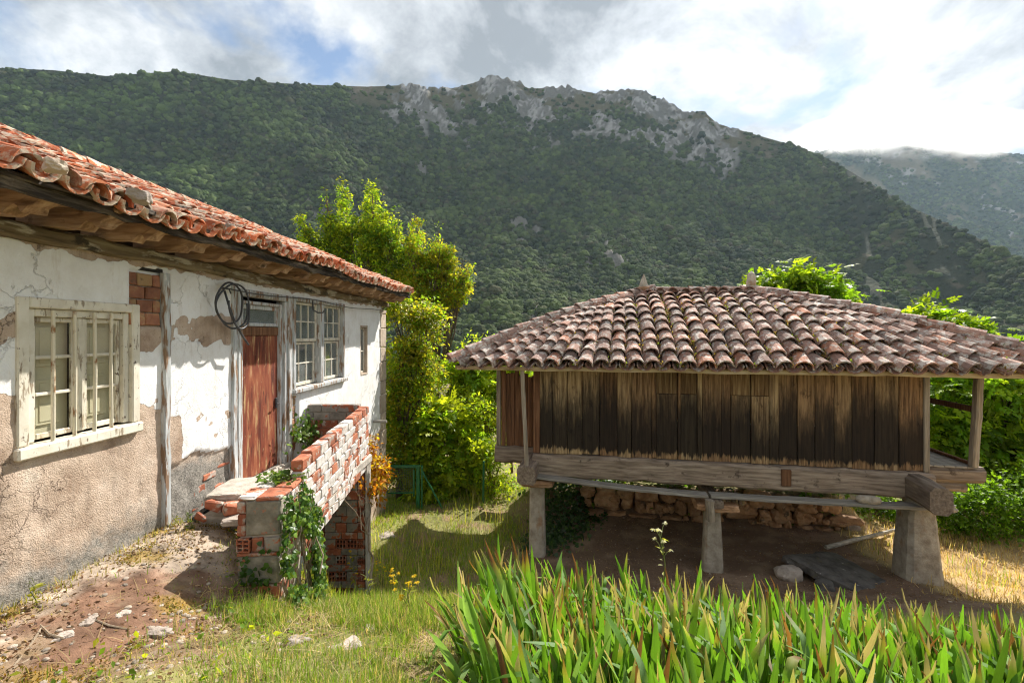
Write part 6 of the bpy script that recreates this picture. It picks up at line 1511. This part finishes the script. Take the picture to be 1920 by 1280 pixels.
for bi, (X, Y, k) in enumerate(beds):
    zb = gz(X, Y) - .05
    edge = X < .15
    picks = r_.integers(0, 48, 12)
    fa = r_.uniform(-.9, .9); nl = r_.integers(7, 10); leanx = (-.30 if edge else 0) + r_.normal(.05, .10); leany = r_.normal(-.03, .10)
    nbr = sum(IMX[k_][1] for k_ in picks[:nl]); nk = sum(IMX[k_][2] for k_ in picks[:nl]); xc_ = HX + F * X / Y
    spot = next(n_ for lim, n_ in ((925, 'at the left end'), (1040, 'below the left pillar'), (1160, 'left of the tall wildflower'), (1290, 'beside the tall wildflower'), (1400, 'below the middle pillar'), (1520, 'left of the dark slab'), (1640, 'before the dark slab'), (1760, 'below the thick right pillar'), (1880, 'towards the dry grass'), (1e9, 'at the right picture edge')) if xc_ < lim)
    row = next(n_ for lim, n_ in ((2.15, 'front row'), (2.5, 'second row'), (2.85, 'middle row'), (3.25, 'rear row'), (99, 'rearmost row')) if Y < lim)
    look = ('all green', 'one leaf browned', 'two leaves browned', 'several leaves browned')[min(3, nbr)]
    bent = ('upright', 'one leaf bent', 'several bent')[min(2, nk)]
    pl_ = thing('iris_plant', 'iris %s, %s, %s %s' % (look, bent, row, spot), 'iris', (X, Y, zb), 'irises in the bed')
    for i in range(nl):
        t = (i - (nl - 1) / 2) / ((nl - 1) / 2)
        spread = t * r_.uniform(.16, .34)
        dirf = Vector((math.cos(fa) * spread + leanx, math.sin(fa) * spread + leany, 1)).normalized()
        side = Vector((math.cos(fa + math.pi / 2 + r_.normal(0, .5)), math.sin(fa + math.pi / 2), 0))
        if abs(t) > .1: side = Vector((math.cos(fa) * (1 if t > 0 else -1), math.sin(fa) * (1 if t > 0 else -1), 0)) * .8 + side * .5
        yax = (side - dirf * side.dot(dirf)).normalized(); xax = yax.cross(dirf)
        # blade width lies mostly in the fan's plane
        rot = r_.normal(math.pi / 2 if abs(t) > .1 else 0, .5); x2 = xax * math.cos(rot) + yax * math.sin(rot); y2 = dirf.cross(x2)
        L = r_.uniform(.40, .66) * (1 - .22 * abs(t)) * (1.12 if edge else 1) * (1 - .16 * float(sstep(.5, 1.1, X / Y)))
        Mx = Matrix(((x2.x, y2.x, dirf.x, X + math.cos(fa) * t * .05), (x2.y, y2.y, dirf.y, Y + math.sin(fa) * t * .05), (x2.z, y2.z, dirf.z, zb), (0, 0, 0, 1))) @ Matrix.Diagonal((1.0, L, L, 1.0))
        place('leaf', IM[picks[i]], Mx, pl_)
dups = {}
for o in [o for o in bpy.data.objects if o.name.startswith('iris_plant')]: dups.setdefault(o['label'], []).append(o)
for lab, os_ in dups.items():
    if len(os_) > 1:
        os_.sort(key=lambda o: o.location.x / o.location.y)
        for o, w_ in zip(os_, {2: ('left-hand', 'right-hand'), 3: ('left-hand', 'central', 'right-hand')}.get(len(os_), ('leftmost', 'second', 'third', 'fourth', 'fifth', 'sixth', 'seventh', 'eighth'))): o['label'] = w_ + ' ' + lab
# green undergrowth between the irises
up_ = on_ground(5200, -.5, 4.6, 1.7, 4.3, lambda X, Y: .8 * (X > -.12 - .13 * (Y - 1.9)), 31)
V1_, F1_, c1_ = blades(up_, .22, .011, GG * .8, GDRY * .6, .3, .5)
tag(place('undergrowth', mesh('undergrowth', V1_, F1_, M['grass'], False, c1_), Matrix()), 'grass and dead leaves at the base of the iris bed', 'grass', kind='stuff')
# ------------------------------------------------------------------ air
hz_m, nt = mk('haze_air')
pv = add(nt, 'ShaderNodeVolumePrincipled', {'Color': (0.62, 0.82, 1.0, 1), 'Density': 0.000062, 'Anisotropy': 0.1})
add(nt, 'ShaderNodeOutputMaterial', {'Volume': pv.outputs[0]})
# box from below the valley floor to above the highest ridge
V = np.array([(x, y, z) for x in (-3500, 9000) for y in (-700, 2600) for z in (-60, 1150)], float)
Fz = [(0, 1, 3, 2), (4, 6, 7, 5), (0, 4, 5, 1), (2, 3, 7, 6), (0, 2, 6, 4), (1, 5, 7, 3)]
haze = tag(place('haze', mesh('haze', V, Fz, hz_m), Matrix()), 'thin bluish haze in the mountain air', 'haze', kind='stuff')

# low cloud caught on the far ridge
cm_, nt = mk('low_cloud')
pos = add(nt, 'ShaderNodeNewGeometry').outputs['Position']; loc = add(nt, 'ShaderNodeTexCoord').outputs['Object']
fall = math_(nt, 'SUBTRACT', 1.0, vmath(nt, 'LENGTH', vmath(nt, 'MULTIPLY', loc, (1 / 640, 1 / 230, 1 / 120)), out=1), True)
dn = math_(nt, 'MULTIPLY', math_(nt, 'MULTIPLY', ramp(nt, noise(nt, vmath(nt, 'MULTIPLY', pos, (1.0, 1.0, 1.6)), 1 / 150, 5, .6), [(0.40, 0.0), (0.60, 1.0)]), fall), 0.022)
pv = add(nt, 'ShaderNodeVolumePrincipled', {'Color': (1, 1, 1, 1), 'Density': dn, 'Anisotropy': 0.62})
add(nt, 'ShaderNodeOutputMaterial', {'Volume': pv.outputs[0]})
cc0 = np.array(px(1720, 258, 2180)); Vc = ICO2[0] * np.array([640, 230, 120])
tag(place('low_cloud', mesh('low_cloud', Vc, ICO2[1], cm_), Matrix.Translation(Vector(cc0))), 'low white cloud caught on the far right ridge', 'cloud', kind='stuff')
scene.cycles.volume_step_rate = 2.0; scene.cycles.volume_max_steps = 64
